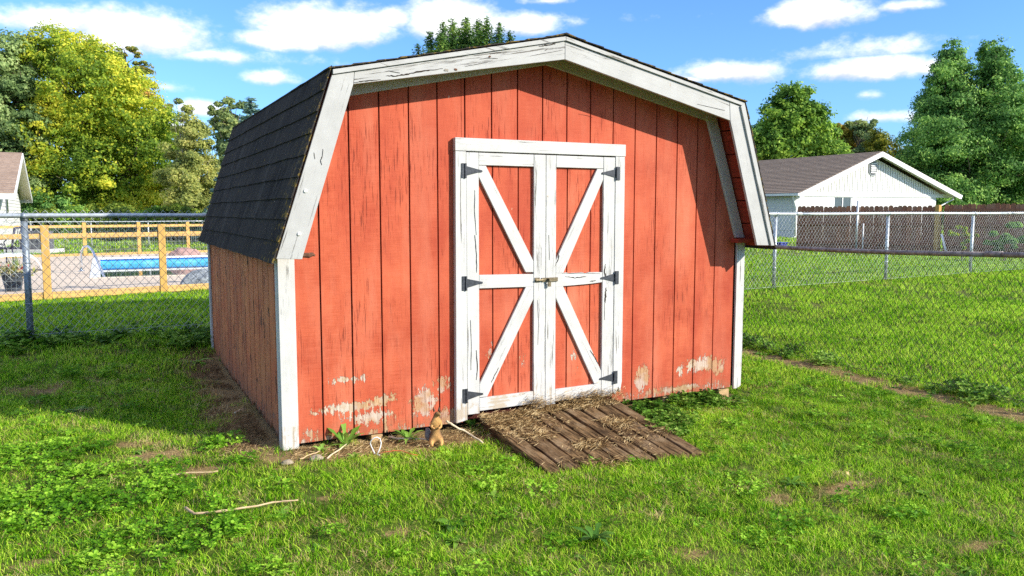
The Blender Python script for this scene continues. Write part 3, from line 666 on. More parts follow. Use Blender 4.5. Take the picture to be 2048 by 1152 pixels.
# litter heap along the side wall: matted dead grass
C_, U_, V_ = [], [], []
for _ in range(9000):
    x = -.30-abs(random.gauss(0, .19)); y = random.uniform(.0, 3.7)
    if mnoise.noise(Vector((x*4, y*4, 1))) < -.12: continue
    a = random.uniform(0, math.pi); l = random.uniform(.01, .035); z = gzf(x, y)+.004+abs(random.gauss(0, .006))
    C_.append((x, y, z)); U_.append((l*math.cos(a), l*math.sin(a), l*random.uniform(-.3, .3))); V_.append((-.0018*math.sin(a), .0018*math.cos(a), .001))
M['litter'] = leaf_mat('dead_grass_litter', [(.10, .06, .03), (.22, .14, .07), (.38, .27, .15)], .1, 6, spread=.5)
stuff(link('dead_grass', quads_mesh('dead_grass', np.array(C_), np.array(U_), np.array(V_)), M['litter']), 'matted dead grass on the dirt strip along the shed side', 'dead grass')

# ------------------------------------------------------------------ squirrel
def skin(name, joints, edges_, mat, parent, sub=2):
    me = bpy.data.meshes.new(name); me.from_pydata([j[:3] for j in joints], edges_, []); o = bpy.data.objects.new(name, me); COL.objects.link(o)
    o.modifiers.new('s', 'SKIN'); sk = me.skin_vertices[0].data
    for i, j in enumerate(joints): sk[i].radius = (j[3], j[4] if len(j) > 4 else j[3]); sk[i].use_root = (i == 0)
    sb = o.modifiers.new('b', 'SUBSURF'); sb.levels = sub; sb.render_levels = sub
    dg = bpy.context.evaluated_depsgraph_get(); m2 = bpy.data.meshes.new_from_object(o.evaluated_get(dg)); bpy.data.objects.remove(o)
    for p in m2.polygons: p.use_smooth = True
    m2.name = name; m2.materials.clear(); return link(name, m2, mat, parent)
def fur(name, front, back, split=-.018, w=.012):
    t = MT(name); p = t.pos('Object'); sx = t.n('ShaderNodeSeparateXYZ'); t.L.new(p, sx.inputs[0]); n = t.noise(t.pos('Object', (1, 1, .4)), 260, 4, .7)
    yy = t.math('ADD', sx.outputs[1], t.math('MULTIPLY', t.math('SUBTRACT', n, .5), .02)); f = t.rng(yy, split-w, split+w)
    c = t.mix(f, front, back); c = t.mix(t.rng(n, .35, .7, 0, .45), c, (.08, .05, .03)); c = t.mix(t.rng(sx.outputs[2], .182, .2, 0, .7), c, (.13, .075, .035)); t.col(c); t.rough(.9); t.bump(n, .8, .004); return t.m
sq = at_z(872, 889, .035)
sqz = gzf(sq[0], sq[1])
sqr = thing('squirrel', 'brown and cream squirrel standing upright at the foot of the shed wall', 'squirrel', (sq[0], sq[1], sqz), YAW+.15)
sqr.scale = (1.05, 1.05, 1.05)
J = [(0, .012, .048, .034, .034), (0, .004, .095, .027, .026), (.002, -.004, .135, .030, .028), (.002, -.004, .165, .024, .024), (.004, -.006, .186, .018), (.008, -.012, .207, .021, .020), (.020, -.030, .203, .011), (.028, -.040, .199, .006),
     (-.028, -.006, .034, .023), (-.031, -.030, .018, .013), (-.024, -.048, .007, .007), (.030, -.006, .034, .023), (.034, -.030, .018, .013), (.028, -.048, .007, .007),
     (-.026, -.014, .150, .011), (-.028, -.028, .122, .008), (-.010, -.044, .118, .006), (.030, -.014, .150, .011), (.030, -.030, .122, .008), (.012, -.045, .118, .006)]
Ed = [(0, 1), (1, 2), (2, 3), (3, 4), (4, 5), (5, 6), (6, 7), (0, 8), (8, 9), (9, 10), (0, 11), (11, 12), (12, 13), (3, 14), (14, 15), (15, 16), (3, 17), (17, 18), (18, 19)]
skin('body', J, Ed, fur('squirrel_fur', (.70, .38, .13), (.13, .075, .04)), sqr)
skin('tail', [(-.012, .03, .03, .014), (-.040, .042, .028, .024), (-.052, .045, .055, .025), (-.046, .05, .085, .018), (-.058, .058, .100, .008)], [(0, 1), (1, 2), (2, 3), (3, 4)], fur('squirrel_tail_fur', (.30, .28, .27), (.22, .20, .19)), sqr)
for s in (-1, 1):
    bm = tube_bm([(.004+s*.014, -.006, .218), (.004+s*.017, -.006, .232), (.004+s*.016, -.004, .246)], [.007, .006, .001], 6); link('ear', finish(bm, 'ear', 0, True), simple('ear_fur', (.10, .06, .04), .9), sqr)
for s in (-1, 1):
    bm = bmesh.new(); bmesh.ops.create_uvsphere(bm, u_segments=8, v_segments=6, radius=.0032, matrix=Matrix.Translation((.013+s*.014, -.025, .212))); link('eye', finish(bm, 'eye', 0, True), simple('eye_black', (.01, .01, .01), .15, var=0), sqr)

# ------------------------------------------------------------------ chain link fences
M['galv'] = simple('galvanised_steel', (.46, .50, .54), .45, .55, var=.3, scale=25, kind='World')
M['galv_blue'] = simple('galvanised_steel_dull', (.22, .26, .31), .5, .5, var=.35, scale=30, kind='World')
M['rusty'] = simple('rusty_pipe', (.27, .23, .22), .6, .4, var=.55, scale=22, kind='World')
M['wire'] = simple('galvanised_wire', (.55, .58, .60), .45, .4, var=.3, scale=20, kind='World')
M['wire_dark'] = simple('dull_wire', (.11, .10, .085), .6, .4, var=.4, scale=20, kind='World')
M['wire_mid'] = simple('grey_wire', (.40, .43, .44), .5, .4, var=.35, scale=8, kind='World')
def chain(name, label, P0, P1, hfun, posts, top=.06, H=1.2, w=.081, h=.092, wr=.0021, rail_r=.021, post_r=.027, mr=None, mp=None, mw=None, group='chain link fences', rail_z=None):
    P0 = np.array(P0[:2], float); P1 = np.array(P1[:2], float); L = np.linalg.norm(P1-P0); u = (P1-P0)/L
    f = thing(name, label, 'fence', (0, 0, 0), 0, group)
    n = int(L/(w/2)); nz = int((H+top)/(h/2)); A, B = [], []
    for i in range(n):
        s0 = i*w/2; bow = .012
        for k in range(nz):
            a = s0+(w/2 if (k+i) % 2 else 0); b = s0+(w/2 if (k+1+i) % 2 else 0)
            za = k*h/2; zb = (k+1)*h/2; ga = hfun(a); gb = hfun(b); tot = nz*h/2
            oa = bow*math.sin(a*1.7)*math.sin(math.pi*za/tot)+(.0015 if i % 2 else -.0015); ob = bow*math.sin(b*1.7)*math.sin(math.pi*zb/tot)+(.0015 if i % 2 else -.0015)
            nrm = np.array([-u[1], u[0]])
            pa = P0+u*a+nrm*oa; pb = P0+u*b+nrm*ob
            A.append((pa[0], pa[1], ga+H+top-tot+za)); B.append((pb[0], pb[1], gb+H+top-tot+zb))
    o = stuff(link('wire_mesh', segs_mesh('wire_mesh', A, B, wr), mw, f))
    ps = [P0+u*s for s in np.linspace(0, L, max(2, int(L/.6)))]
    off = np.array([-u[1], u[0]])*0
    seg = [0]+list(np.arange(3.1, L, 6.4))+[L]
    for a, b in zip(seg, seg[1:]):
        q = np.linspace(a, b, max(2, int((b-a)/.5)+1)); tube('top_rail', [(*(P0+u*s), hfun(s)+H+.004*math.sin(s*1.3)) for s in q], rail_r, mr, f, 10)
        if a > 0:
            s = a; tube('rail_sleeve', [(*(P0+u*(s-.07)), hfun(s-.07)+H), (*(P0+u*(s+.07)), hfun(s+.07)+H)], rail_r*1.16, mr, f, 10)
    for s in posts:
        q = P0+u*s; g = hfun(s); nrm = np.array([-u[1], u[0]])*(.03)
        pt = q+nrm
        tube('post', [(*pt, g-.15), (*pt, g+H-.03)], post_r, mp, f, 12)
        bm = tube_bm([(*pt, g+H-.045), (*pt, g+H+.012), (*pt, g+H+.03)], [post_r*1.15, post_r*1.12, post_r*.5], 12); tube_bm([(*(pt-nrm*1.0-u*.02), g+H), (*(pt-nrm*1.0+u*.02), g+H)], rail_r*1.25, 10, bm); link('post_cap', finish(bm, 'post_cap', 0, True), mp, f)
        for zz in (.35, .75):
            tube('tie_band', [(*pt, g+zz-.008), (*pt, g+zz+.008)], post_r*1.12, mp, f, 12)
    # tension wire at the foot
    q = np.linspace(0, L, max(2, int(L/.5)+1)); tube('tension_wire', [(*(P0+u*s), hfun(s)+.05) for s in q], .0022, mw, f, 4)
    return f
LP = at_z(62, 680, .31)
PA = np.array([-7.5, LP[1]-.03]); PB = np.array([5.62, LP[1]-.03])
hl = lambda s: .315+.0*s
hl = lambda s: .318-.30*float(sm(5.6+3.0, 5.6+6.8, s))*0
fl = chain('chain_link_fence', 'chain link fence behind the shed with grey top rail, pool beyond it', PA, PB, lambda s: .318 if s < 7.5 else .318-.36*float(sm(7.5, 12.5, s)), [LP[0]+7.5-2.9*k for k in (0, 1)]+[LP[0]+7.5+2.9*k for k in (1, 2, 3)]+[13.1],
           mr=M['galv'], mp=M['galv_blue'], mw=M['wire_mid'], rail_r=.023, post_r=.031, top=.055)
RF0 = np.array([4.93, -4.2]); RF1 = np.array([5.62, 3.83]); LR = np.linalg.norm(RF1-RF0)
fr = chain('chain_link_fence', 'rusty-railed chain link fence running along the right of the shed', RF0, RF1, lambda s: .045-.08*float(sm(1.5, 5.5, s)), [2.66, 6.55, LR], mr=M['rusty'], mp=M['galv_blue'], mw=M['wire_dark'], rail_r=.022, post_r=.027, top=.05, wr=.0021)
F1 = at_z(1550, 580, .32); F2 = at_z(1762, 562, .32); F3 = at_z(1943, 550, .32)
u = (F3-F1)[:2]; Lf = np.linalg.norm(u); u = u/Lf; F0 = F1[:2]-u*2.6; F9 = F3[:2]+u*14
d2 = np.linalg.norm(F2[:2]-F1[:2])
ff = chain('chain_link_fence', 'bright galvanised chain link fence across the neighbouring lawn', F0, F9, lambda s: .32, [.0, 2.6, 2.6+d2, 2.6+Lf, 2.6+Lf+2.9, 2.6+Lf+5.8, 2.6+Lf+8.7], mr=M['wire'], mp=M['galv'], mw=M['wire_mid'], top=.04, rail_r=.022, wr=.0015)
# far chain link fence behind the pool
G1 = at_d(184, 492, 28.6); G2 = at_d(298, 490, 29.4); G1[2] = G2[2] = .32
u = (G2-G1)[:2]; d3 = np.linalg.norm(u); u = u/d3
chain('chain_link_fence', 'low chain link fence in the distance beyond the far pool rail', G1[:2]-u*12, G1[:2]+u*16, lambda s: .30, [12-2*d3, 12-d3, 12, 12+d3, 12+2*d3, 12+3*d3], mr=M['wire'], mp=M['wire'], mw=M['wire_mid'], H=.88, w=.2, h=.2, wr=.0018, rail_r=.018, post_r=.022)

# ------------------------------------------------------------------ pool area
M['pine'] = simple('golden_pine', (.56, .34, .10), .6, var=.18, scale=4, stretch=(6, 6, 1.5)); M['pine_h'] = simple('golden_pine_rail', (.58, .36, .12), .6, var=.18, scale=4, stretch=(1.2, 1.2, 10))
DECKM = simple('concrete_deck', (.62, .51, .40), .85, var=.10, scale=1.6, kind='World')
def wood_fence(label, fy, px_posts, dlist, x0, x1, H, th, railh, pw, mesh_wire=True):
    f = thing('wooden_rail_fence', label, 'fence', (0, 0, 0), 0, 'golden pine rail fences round the pool')
    g = .315
    for x in px_posts:
        y = fy(x)
        box('post', x-pw/2, x+pw/2, y-pw/2, y+pw/2, g-.1, g+H, M['pine'], f, .005)
    xs = sorted([x0]+[x for x in px_posts if x0 < x < x1]+[x1])
    for a, b in zip(xs, xs[1:]):
        for (z0, z1) in railh:
            ya, yb = fy(a+pw/2), fy(b-pw/2)
            quadbeam('rail', (a+pw/2+.001, ya-th, g+z1), (b-pw/2-.001, yb-th, g+z1), .03, z1-z0, M['pine_h'], f)
    if mesh_wire:
        A, B = [], []
        for x in np.arange(x0, x1, .06): A.append((x, fy(x)-.03, g+.05)); B.append((x, fy(x)-.03, g+H-.12))
        xs = np.arange(x0, x1, .6)
        for z in np.arange(.08, H-.12, .10):
            for a, b in zip(xs, xs[1:]): A.append((a, fy(a)-.03, g+z)); B.append((b, fy(b)-.03, g+z))
        stuff(link('welded_wire', segs_mesh('welded_wire', A, B, .0014), M['wire_mid'], f))
    return f
nfy = lambda x: 8.42+.21*x
n1 = at_z(97, 597, .315)[0]; n2 = at_z(327, 583, .315)[0]; dd = n2-n1
wood_fence('golden pine rail fence nearest the camera, low board at the grass edge', nfy, [n1-2*dd, n1-dd, n1, n2, n2+dd, n2+2*dd, n2+3*dd], None, n1-2.5*dd, n2+3.5*dd, 1.05, .0, [(0, .10), (.86, .93)], .10)
ffy = lambda x: 20.35+.16*x
g0 = at_d(172, 510, 23)[0]; g1 = at_d(279, 508, 23.2)[0]; g2 = at_d(379, 504, 23.6)[0]
wood_fence('golden pine rail fence on the far side of the pool', ffy, [g0-4.2, g0-2.8, g0-1.4, g0, g1, g2, g2+1.45, g2+2.9, g2+4.35, g2+5.8], None, g0-5, g2+7, .93, .0, [(-.06, .08), (.79, .86)], .09, True)
# deck slab with the pool cut out
PX0, PX1, PY0, PY1 = -1.30, 5.2, 11.6, 18.55
def deck_piece(x0, x1, ya, yb, bm):
    vs = [bm.verts.new(p) for p in ((x0, ya(x0), .33), (x1, ya(x1), .33), (x1, yb(x1), .33), (x0, yb(x0), .33))]
    lo = [bm.verts.new((v.co.x, v.co.y, .12)) for v in vs]
    bm.faces.new(vs)
    for i in range(4): bm.faces.new((vs[i], lo[i], lo[(i+1) % 4], vs[(i+1) % 4]))
lo_y = lambda x: nfy(x)+.10; hi_y = lambda x: ffy(x)-.12
bm = bmesh.new(); deck_piece(-8.8, PX0-.001, lo_y, hi_y, bm); deck_piece(PX1+.001, 8.8, lo_y, hi_y, bm); deck_piece(PX0, PX1, lo_y, lambda x: PY0-.001, bm); deck_piece(PX0, PX1, lambda x: PY1+.001, hi_y, bm)
struct(link('pool_deck', finish(bm, 'pool_deck'), DECKM))
pool = thing('swimming_pool', 'swimming pool with blue liner and white coping', 'pool')
def liner():
    t = MT('blue_pool_liner'); sx = t.n('ShaderNodeSeparateXYZ'); t.L.new(t.pos('Object'), sx.inputs[0]); Z = sx.outputs[2]
    v = t.n('ShaderNodeTexVoronoi'); v.inputs['Scale'].default_value = 3; t.L.new(t.pos('Object', (1, 1, 2)), v.inputs[0])
    c = t.mix(t.rng(v.outputs[0], .1, .5), (.20, .62, .80), (.08, .42, .68)); c = t.mix(t.rng(Z, .245, .252), c, (.015, .13, .50)); c = t.mix(t.rng(Z, -.0, -.02), c, (.55, .65, .68)); t.col(c); t.rough(.4); return t.m
LM = liner()
bm = bmesh.new()
for (a, b) in (((PX0, PY0), (PX1, PY0)), ((PX1, PY0), (PX1, PY1)), ((PX1, PY1), (PX0, PY1)), ((PX0, PY1), (PX0, PY0))):
    bm.faces.new([bm.verts.new(p) for p in ((*a, -1.4), (*b, -1.4), (*b, .30), (*a, .30))])
bm.faces.new([bm.verts.new(p) for p in ((PX0, PY0, -1.4), (PX1, PY0, -1.4), (PX1, PY1, -1.4), (PX0, PY1, -1.4))])
link('liner', finish(bm, 'liner'), LM, pool)
cm = simple('white_coping', (.80, .80, .78), .5, var=.08)
for (x0, x1, y0, y1) in ((PX0-.16, PX1+.16, PY0-.16, PY0+.02), (PX0-.16, PX1+.16, PY1-.02, PY1+.18), (PX0-.16, PX0+.02, PY0+.021, PY1-.021), (PX1-.02, PX1+.16, PY0+.021, PY1-.021)):
    box('coping', x0, x1, y0, y1, .29, .338, cm if y0 != PY0-.16 else DECKM, pool, .004)
t = MT('pool_water'); t.b.inputs['Base Color'].default_value = (.015, .06, .04, 1); t.rough(.03); t.b.inputs['IOR'].default_value = 1.33; t.b.inputs['Specular IOR Level'].default_value = .9
t.b.inputs['Alpha'].default_value = 1; t.bump(t.noise(t.pos('World'), 5, 2), .01, .01)
wm = bmesh.new(); wm.faces.new([wm.verts.new(p) for p in ((PX0+.002, PY0+.002, .15), (PX1-.002, PY0+.002, .15), (PX1-.002, PY1-.002, .15), (PX0+.002, PY1-.002, .15))]); struct(link('pool_water', finish(wm, 'pool_water'), t.m))
chrome = simple('chrome_tube', (.78, .80, .84), .12, 1, var=.05, bump=0)
hr = thing('pool_handrail', 'curved chrome grab rail arching over the pool edge', 'handrail')
b0 = at_z(163, 543, .33); b1 = at_z(214, 552, .33)
for k, off in enumerate((0,)):
    o_ = np.array([-.18*off, .9*off, 0]); z = .33
    D_ = (b1-b0); D_[2] = 0
    pts = [(0, 0), (0, .28), (.04, .42), (.16, .52), (.34, .53), (.5, .45), (.66, .27), (.84, .05), (.97, -.13), (1.0, -.3)]
    tube('rail_tube', [tuple(b0+o_+D_*f*1.0+np.array([0, 0, h])) for f, h in pts], .024, chrome, hr, 10)
    tube('base_flange', [tuple(b0+o_+np.array([0, 0, 0])), tuple(b0+o_+np.array([0, 0, .02]))], .06, chrome, hr, 12)
# reddish boulder and grey stone
def rock(name, label, c, rx, ry, rz, mat, seed):
    bm = bmesh.new(); bmesh.ops.create_icosphere(bm, subdivisions=3, radius=1)
    for v in bm.verts:
        p = v.co.normalized(); k = 1+.22*mnoise.noise(p*1.3+Vector((seed, 0, 0)))+.12*mnoise.noise(p*3.5+Vector((0, seed, 0))); p = p*k
        v.co = Vector((p.x*rx, p.y*ry, max(p.z, -.35)*rz))
    o = link(name, finish(bm, name), mat); o.location = c; return tag(o, label, 'boulder')
q = at_d(370, 509, 22.3); q[2] = .37
rock('boulder', 'reddish boulder on the far side of the pool', q, .40, .25, .18, simple('red_rock', (.36, .22, .20), .9, scale=9), 1.5)
q = at_z(415, 573, .33); rock('boulder', 'blue-grey speckled boulder behind the near pine rail', q, .42, .3, .28, simple('grey_rock', (.24, .27, .30), .9, var=.6, scale=24), 4.2)
# flower pot
q = at_z(27, 582, .33)
fp = thing('flower_pot', 'dark ribbed planter with red flowers and spiky grass on the pool deck', 'planter', tuple(q))
prof = [(.0, 0), (.105, 0)]; 
for k in range(9): z = .02+k*.026; r = .108+.045*(k/9); prof += [(r, z), (r+.008, z+.008), (r, z+.018)]
prof += [(.165, .262), (.178, .272), (.178, .290), (.15, .290), (.145, .26), (0, .26)]
bm = bmesh.new(); nS = 24; rings = [[bm.verts.new((r*math.cos(2*math.pi*k/nS), r*math.sin(2*math.pi*k/nS), z)) for k in range(nS)] for r, z in prof if r > 0]
for a, b in zip(rings, rings[1:]):
    for k in range(nS): bm.faces.new((a[k], a[(k+1) % nS], b[(k+1) % nS], b[k]))
bm.faces.new(rings[0][::-1]); bm.faces.new(rings[-1]); link('pot', finish(bm, 'pot'), simple('dark_pot', (.05, .06, .075), .35, var=.2), fp)
def blades(n, cx, cy, r, h0, h1, wid, lean):
    Vv, Ff = [], []
    for i in range(n):
        a = random.uniform(0, 2*math.pi); x = cx+random.uniform(-r, r); y = cy+random.uniform(-r, r); h = random.uniform(h0, h1); l = random.uniform(0, lean)*h
        d = Vector((math.cos(a), math.sin(a), 0)); s = Vector((-math.sin(a), math.cos(a), 0))*wid; b = len(Vv)
        for k, (f, w) in enumerate(((0, 1), (.45, .8), (.8, .45))): p = Vector((x, y, 0))+d*l*f*f+Vector((0, 0, h*f*(1-.18*f*lean))); Vv += [p-s*w, p+s*w]
        Vv.append(Vector((x, y, 0))+d*l+Vector((0, 0, h*(1-.18*lean))))
        Ff += [(b, b+1, b+3, b+2), (b+2, b+3, b+5, b+4), (b+4, b+5, b+6)]
    me = bpy.data.meshes.new('blades'); me.from_pydata([tuple(v) for v in Vv], [], Ff); return me
me = blades(26, 0, 0, .05, .22, .42, .006, .45); me.transform(Matrix.Translation((.03, 0, .27))); link('spiky_grass', me, leaf_mat('spike_green', [(.10, .20, .03), (.22, .32, .06)], .3, 8), fp)
n = 420; C = rng.normal(0, 1, (n, 3))*np.array([.13, .13, .05])+np.array([0, 0, .33]); U = rng.normal(0, .016, (n, 3)); V = rng.normal(0, .012, (n, 3))
link('foliage', quads_mesh('foliage', C, U, V), leaf_mat('pot_leaves', [(.10, .09, .03), (.28, .30, .08), (.55, .46, .34)], .3, 14), fp)
n = 46; c0 = np.array([(-.03, -.06, .38), (.11, -.05, .36), (.14, 0, .33), (-.2, 0, .42)])[rng.integers(0, 4, n)]; link('red_flowers', quads_mesh('red_flowers', c0+rng.normal(0, .018, (n, 3)), rng.normal(0, .014, (n, 3)), rng.normal(0, .012, (n, 3))), simple('red_petal', (.75, .03, .04), .6, var=.2), fp)
# white lounger, patio chair, cooling unit
wp = simple('white_plastic', (.82, .83, .85), .4, var=.05)
q = at_z(-60, 545, .33); e = at_z(84, 540, .33); 
lg = thing('sun_lounger', 'white curved sun lounger on the pool deck behind the flower planter', 'lounger', tuple(q), math.atan2(e[1]-q[1], e[0]-q[0])); Lg = float(np.hypot(e[1]-q[1], e[0]-q[0]))
prof = [(0, .42), (.25, .33), (.5, .36), (.72, .36), (.86, .33), (.93, .24), (1.0, .06)]
bm = bmesh.new(); rows = []
for f, z in prof: rows.append([bm.verts.new((Lg*f, y, z+dz)) for y, dz in ((-.3, 0), (.3, 0), (.3, -.05), (-.3, -.05))])
for a, b in zip(rows, rows[1:]):
    for k in range(4): bm.faces.new((a[k], a[(k+1) % 4], b[(k+1) % 4], b[k]))
bm.faces.new(rows[0]); bm.faces.new(rows[-1][::-1]); link('seat', finish(bm, 'seat'), wp, lg)
for fx in (.2, .75):
    for y in (-.22, .22): tube('leg', [(Lg*fx, y, .32), (Lg*fx+.02, y, 0)], .02, wp, lg, 8)
q = at_z(22, 528, .33); ch = thing('patio_chair', 'dark metal patio chair with scrolled arms in front of the white house', 'chair', tuple(q), YAW)
dk = simple('dark_iron', (.05, .05, .08), .5, .4)
for s in (-1, 1):
    y = s*.24
    tube('back_post', [(.18, y, .36), (.28, y, .85)], .022, dk, ch, 8)
    tube('arm', [(-.26, y, .38), (-.29, y, .50), (-.22, y, .57), (.2, y, .60)], .014, dk, ch, 8)
    tube('arm_scroll', [(.06*math.cos(a)*(1-a/20)-.05, y, .44+.05*math.sin(a)*(1-a/20)) for a in np.linspace(0, 9, 18)], .008, dk, ch, 6)
    for x in (-.24, .2): tube('leg', [(x, y, .38), (x*1.05, y, 0)], .016, dk, ch, 8)
box('seat', -.27, .22, -.25, .25, .35, .385, dk, ch, .008)
for k in range(5): tube('back_slat', [(.19+.0, -.2+.1*k, .40), (.28, -.2+.1*k, .84)], .008, dk, ch, 6)
tube('back_rail', [(.28, -.24, .85), (.28, .24, .85)], .02, dk, ch, 8)
q = at_d(75, 512, 24); q[2] = .31
cu = thing('cooling_unit', 'dark slatted air conditioning unit beside the white house', 'air conditioner', tuple(q), YAW)
box('casing', -.34, .34, -.3, .3, .12, .66, simple('unit_grey', (.10, .10, .12), .6), cu, .01)
for k in range(12): box('louver', -.33, .33, -.312, -.301, .15+k*.042, .168+k*.042, simple('louver_grey', (.16, .16, .18), .5) if k == 0 else bpy.data.materials['louver_grey'], cu)
box('pad', -.75, .6, -.42, .42, 0, .118, simple('pale_concrete', (.6, .58, .55), .8), cu, .01)

# ------------------------------------------------------------------ right house
def roof_mat(name, a, b, row=.14, kind='Object'):
    t = MT(name); n = t.noise(t.pos(kind, (1, 1, 1)), 7, 5, .6); n2 = t.noise(t.pos(kind), 60, 3, .6); oi = t.n('ShaderNodeObjectInfo')
    c = t.mix(t.rng(n, .3, .7), a, b); c = t.mix(t.rng(n2, .4, .7, 0, .35), c, tuple(x*1.6 for x in b)); c = t.mix(t.rng(oi.outputs['Random'], 0, 1, 0, .3), c, tuple(x*.6 for x in a))
    t.col(c); t.rough(.9); t.bump(n2, .4, .01); return t.m
HD = 44.
Pk = at_d(1747, 305, HD); zg = .15
# house frame: local x across the gable (to the right), local y away from the camera
hang = 0.0
hs = thing('white_house', 'white brick ranch house with brown roof and white gable, behind the brown picket fence', 'house', (Pk[0], Pk[1], zg), hang)
def hloc(u, v=None):   # local x for a picture column on the gable plane
    c, s = math.cos(hang), math.sin(hang); d = ray(u, 400); ox, oy = CAM[0]-Pk[0], CAM[1]-Pk[1]
    # intersect with local y = 0
    ly0 = -s*ox+c*oy; dly = -s*d[0]+c*d[1]; t_ = -ly0/dly; lx0 = c*ox+s*oy; return lx0+t_*(c*d[0]+s*d[1]), t_
def hz(u, v):
    lx, t_ = hloc(u); d = ray(u, v); return CAM[2]+d[2]*t_-zg
xl, _ = hloc(1583); xr, _ = hloc(1903); wl_, _ = hloc(1591); wr_, _ = hloc(1872)
zpk = hz(1747, 305); zel = hz(1583, 386); zer = hz(1903, 390); zw = hz(1700, 388)
wh = simple('white_brick_wall', (.72, .72, .72), .7, var=.06, scale=5); wt = simple('white_trim', (.80, .80, .80), .5, var=.05); vs = simple('white_vinyl', (.74, .74, .72), .5, var=.05)
LEN = 22
def hbox(n, x0, x1, y0, y1, z0, z1, m, p=hs, bv=0): return box(n, x0, x1, y0, y1, z0, z1, m, p, bv)
def wall_mat():
    t = MT('painted_brick'); b = t.n('ShaderNodeTexBrick'); b.inputs['Scale'].default_value = 1; b.inputs['Brick Width'].default_value = .22; b.inputs['Row Height'].default_value = .078; b.inputs['Mortar Size'].default_value = .009
    m = t.n('ShaderNodeCombineXYZ'); sx = t.n('ShaderNodeSeparateXYZ'); t.L.new(t.pos('Object'), sx.inputs[0])
    t.L.new(t.math('ADD', sx.outputs[0], sx.outputs[1]), m.inputs[0]); t.L.new(sx.outputs[2], m.inputs[1]); t.L.new(m.outputs[0], b.inputs[0])
    c = t.mix(b.outputs['Fac'], (.74, .74, .74), (.56, .57, .58)); c = t.mix(t.rng(t.noise(t.pos('Object'), 6, 4), .35, .65, 0, .15), c, (.6, .6, .6)); t.col(c); t.rough(.7); t.bump(t.math('SUBTRACT', 1, b.outputs['Fac']), .6, .01); return t.m
WB = wall_mat()
# gable wall with a window opening
wx0 = hloc(1668)[0]; wx1 = hloc(1704)[0]; wz1 = hz(1686, 393)+.0; wz0 = wz1-1.35; wzt = zw-.16
hbox('wall', wl_, wx0, 0, .2, 0, zw-.15, WB); hbox('wall', wx1, wr_, 0, .2, 0, zw-.15, WB); hbox('wall', wx0+.001, wx1-.001, 0, .2, 0, wz0, WB)
hbox('wall', wl_, wl_+.2, .201, LEN, 0, zw-.15, WB); hbox('wall', wr_-.2, wr_, .201, LEN, 0, zw-.15, WB)
w = hbox('window', wx0+.01, wx1-.01, .05, .08, wz0, wz1+.0, simple('window_glass', (.10, .13, .15), .08, bump=0, var=.1))
for (a, b, c, d) in ((wx0+.0, wx0+.07, wz0, wz1), (wx1-.07, wx1, wz0, wz1), ((wx0+wx1)/2-.03, (wx0+wx1)/2+.03, wz0, wz1), (wx0+.071, (wx0+wx1)/2-.031, wz0, wz0+.06), ((wx0+wx1)/2+.031, wx1-.071, wz0, wz0+.06), (wx0+.071, (wx0+wx1)/2-.031, wz1-.06, wz1), ((wx0+wx1)/2+.031, wx1-.071, wz1-.06, wz1)):
    box('window_frame', a, b, .02, .049, c, d, wt, w)
hbox('window_head', wx0, wx1, .01, .2, wz1+.002, zw-.152, wt)
# gable of upright boards
apx = 0; bw = (wr_-wl_)/27
def gz_at(x): 
    return zel+.05+(zpk-zel)*(1-(-x/-xl if x < 0 else x/xr)) if False else (zpk-(zpk-zel)*abs(x/xl) if x < 0 else zpk-(zpk-zer)*x/xr)
x = xl+.45
k = 0
while x < xr-.5:
    a, b = x, min(x+.20, xr-.45)
    za, zb = gz_at(a)-.30, gz_at(b)-.30
    zbm = zw+.06
    if max(za, zb) > zbm+.03:
        pts = [(b-.022, zbm), (a+.03, zbm), (a+.03, max(za, zbm+.01))]+([(0, zpk-.30)] if a+.02 < 0 < b-.02 else [])+[(b-.022, max(zb, zbm+.01))]
        prism('gable_board', pts, -.02+.0, .02, vs, hs)
    x += .20
prism('gable_backing', [(xl+.4, zw-.14), (0, zpk-.25), (xr-.4, zw-.14)][::-1], .021, .06, simple('gable_backing_grey', (.07, .075, .08), .8), hs)
hbox('gable_skirt', xl+.12, xr-.2, -.05, .19, zw-.145, zw+.055, vs)
# octagonal louvred vent
vx = hloc(1742)[0]; vz = hz(1742, 337)
vent = bpy.data.objects.new('gable_vent', None)
oct_ = lambda r: [(vx+r*.78*math.cos(math.pi/8+k*math.pi/4), vz+r*math.sin(math.pi/8+k*math.pi/4)) for k in range(8)]
v_ = prism('gable_vent', oct_(.46), -.06, -.021, simple('vent_grey', (.30, .32, .33), .6), hs); prism('vent_recess', oct_(.37), -.085, -.061, simple('vent_dark', (.12, .13, .14), .8), v_)
for k in range(5): box('louver', vx-.2, vx+.2, -.10, -.086, vz-.26+k*.12, vz-.19+k*.12, wt, v_)
# roof planes with courses, rake boards, gutters, downpipes
RM = roof_mat('brown_roof_shingle', (.20, .14, .10), (.33, .255, .195))
def roof_courses(par, p_low, p_high, y0, y1, n, mat, t=.02):
    (xa, za), (xb, zb) = p_low, p_high
    for k in range(n):
        f0, f1 = k/n, (k+1)/n+.004; A = (xa+(xb-xa)*f0, za+(zb-za)*f0); B = (xa+(xb-xa)*f1, za+(zb-za)*f1)
        ylist = np.linspace(y0, y1, 9)
        prism('shingle_course', [(A[0], A[1]+t+.014), (B[0], B[1]+.003), (B[0], B[1]-.01), (A[0], A[1]-.01)], y0, y1, mat, par)
roof_courses(hs, (xl-.05, zel+.0), (0, zpk), -.55, LEN, 26, RM); roof_courses(hs, (xr+.05, zer+.0), (0, zpk), -.55, LEN, 26, RM)
prism('rake_board', [(xl-.05, zel-.02), (0, zpk-.015), (0, zpk-.27), (xl+.1, zel-.24), (xl-.05, zel-.24)], -.60, -.555, wt, hs)
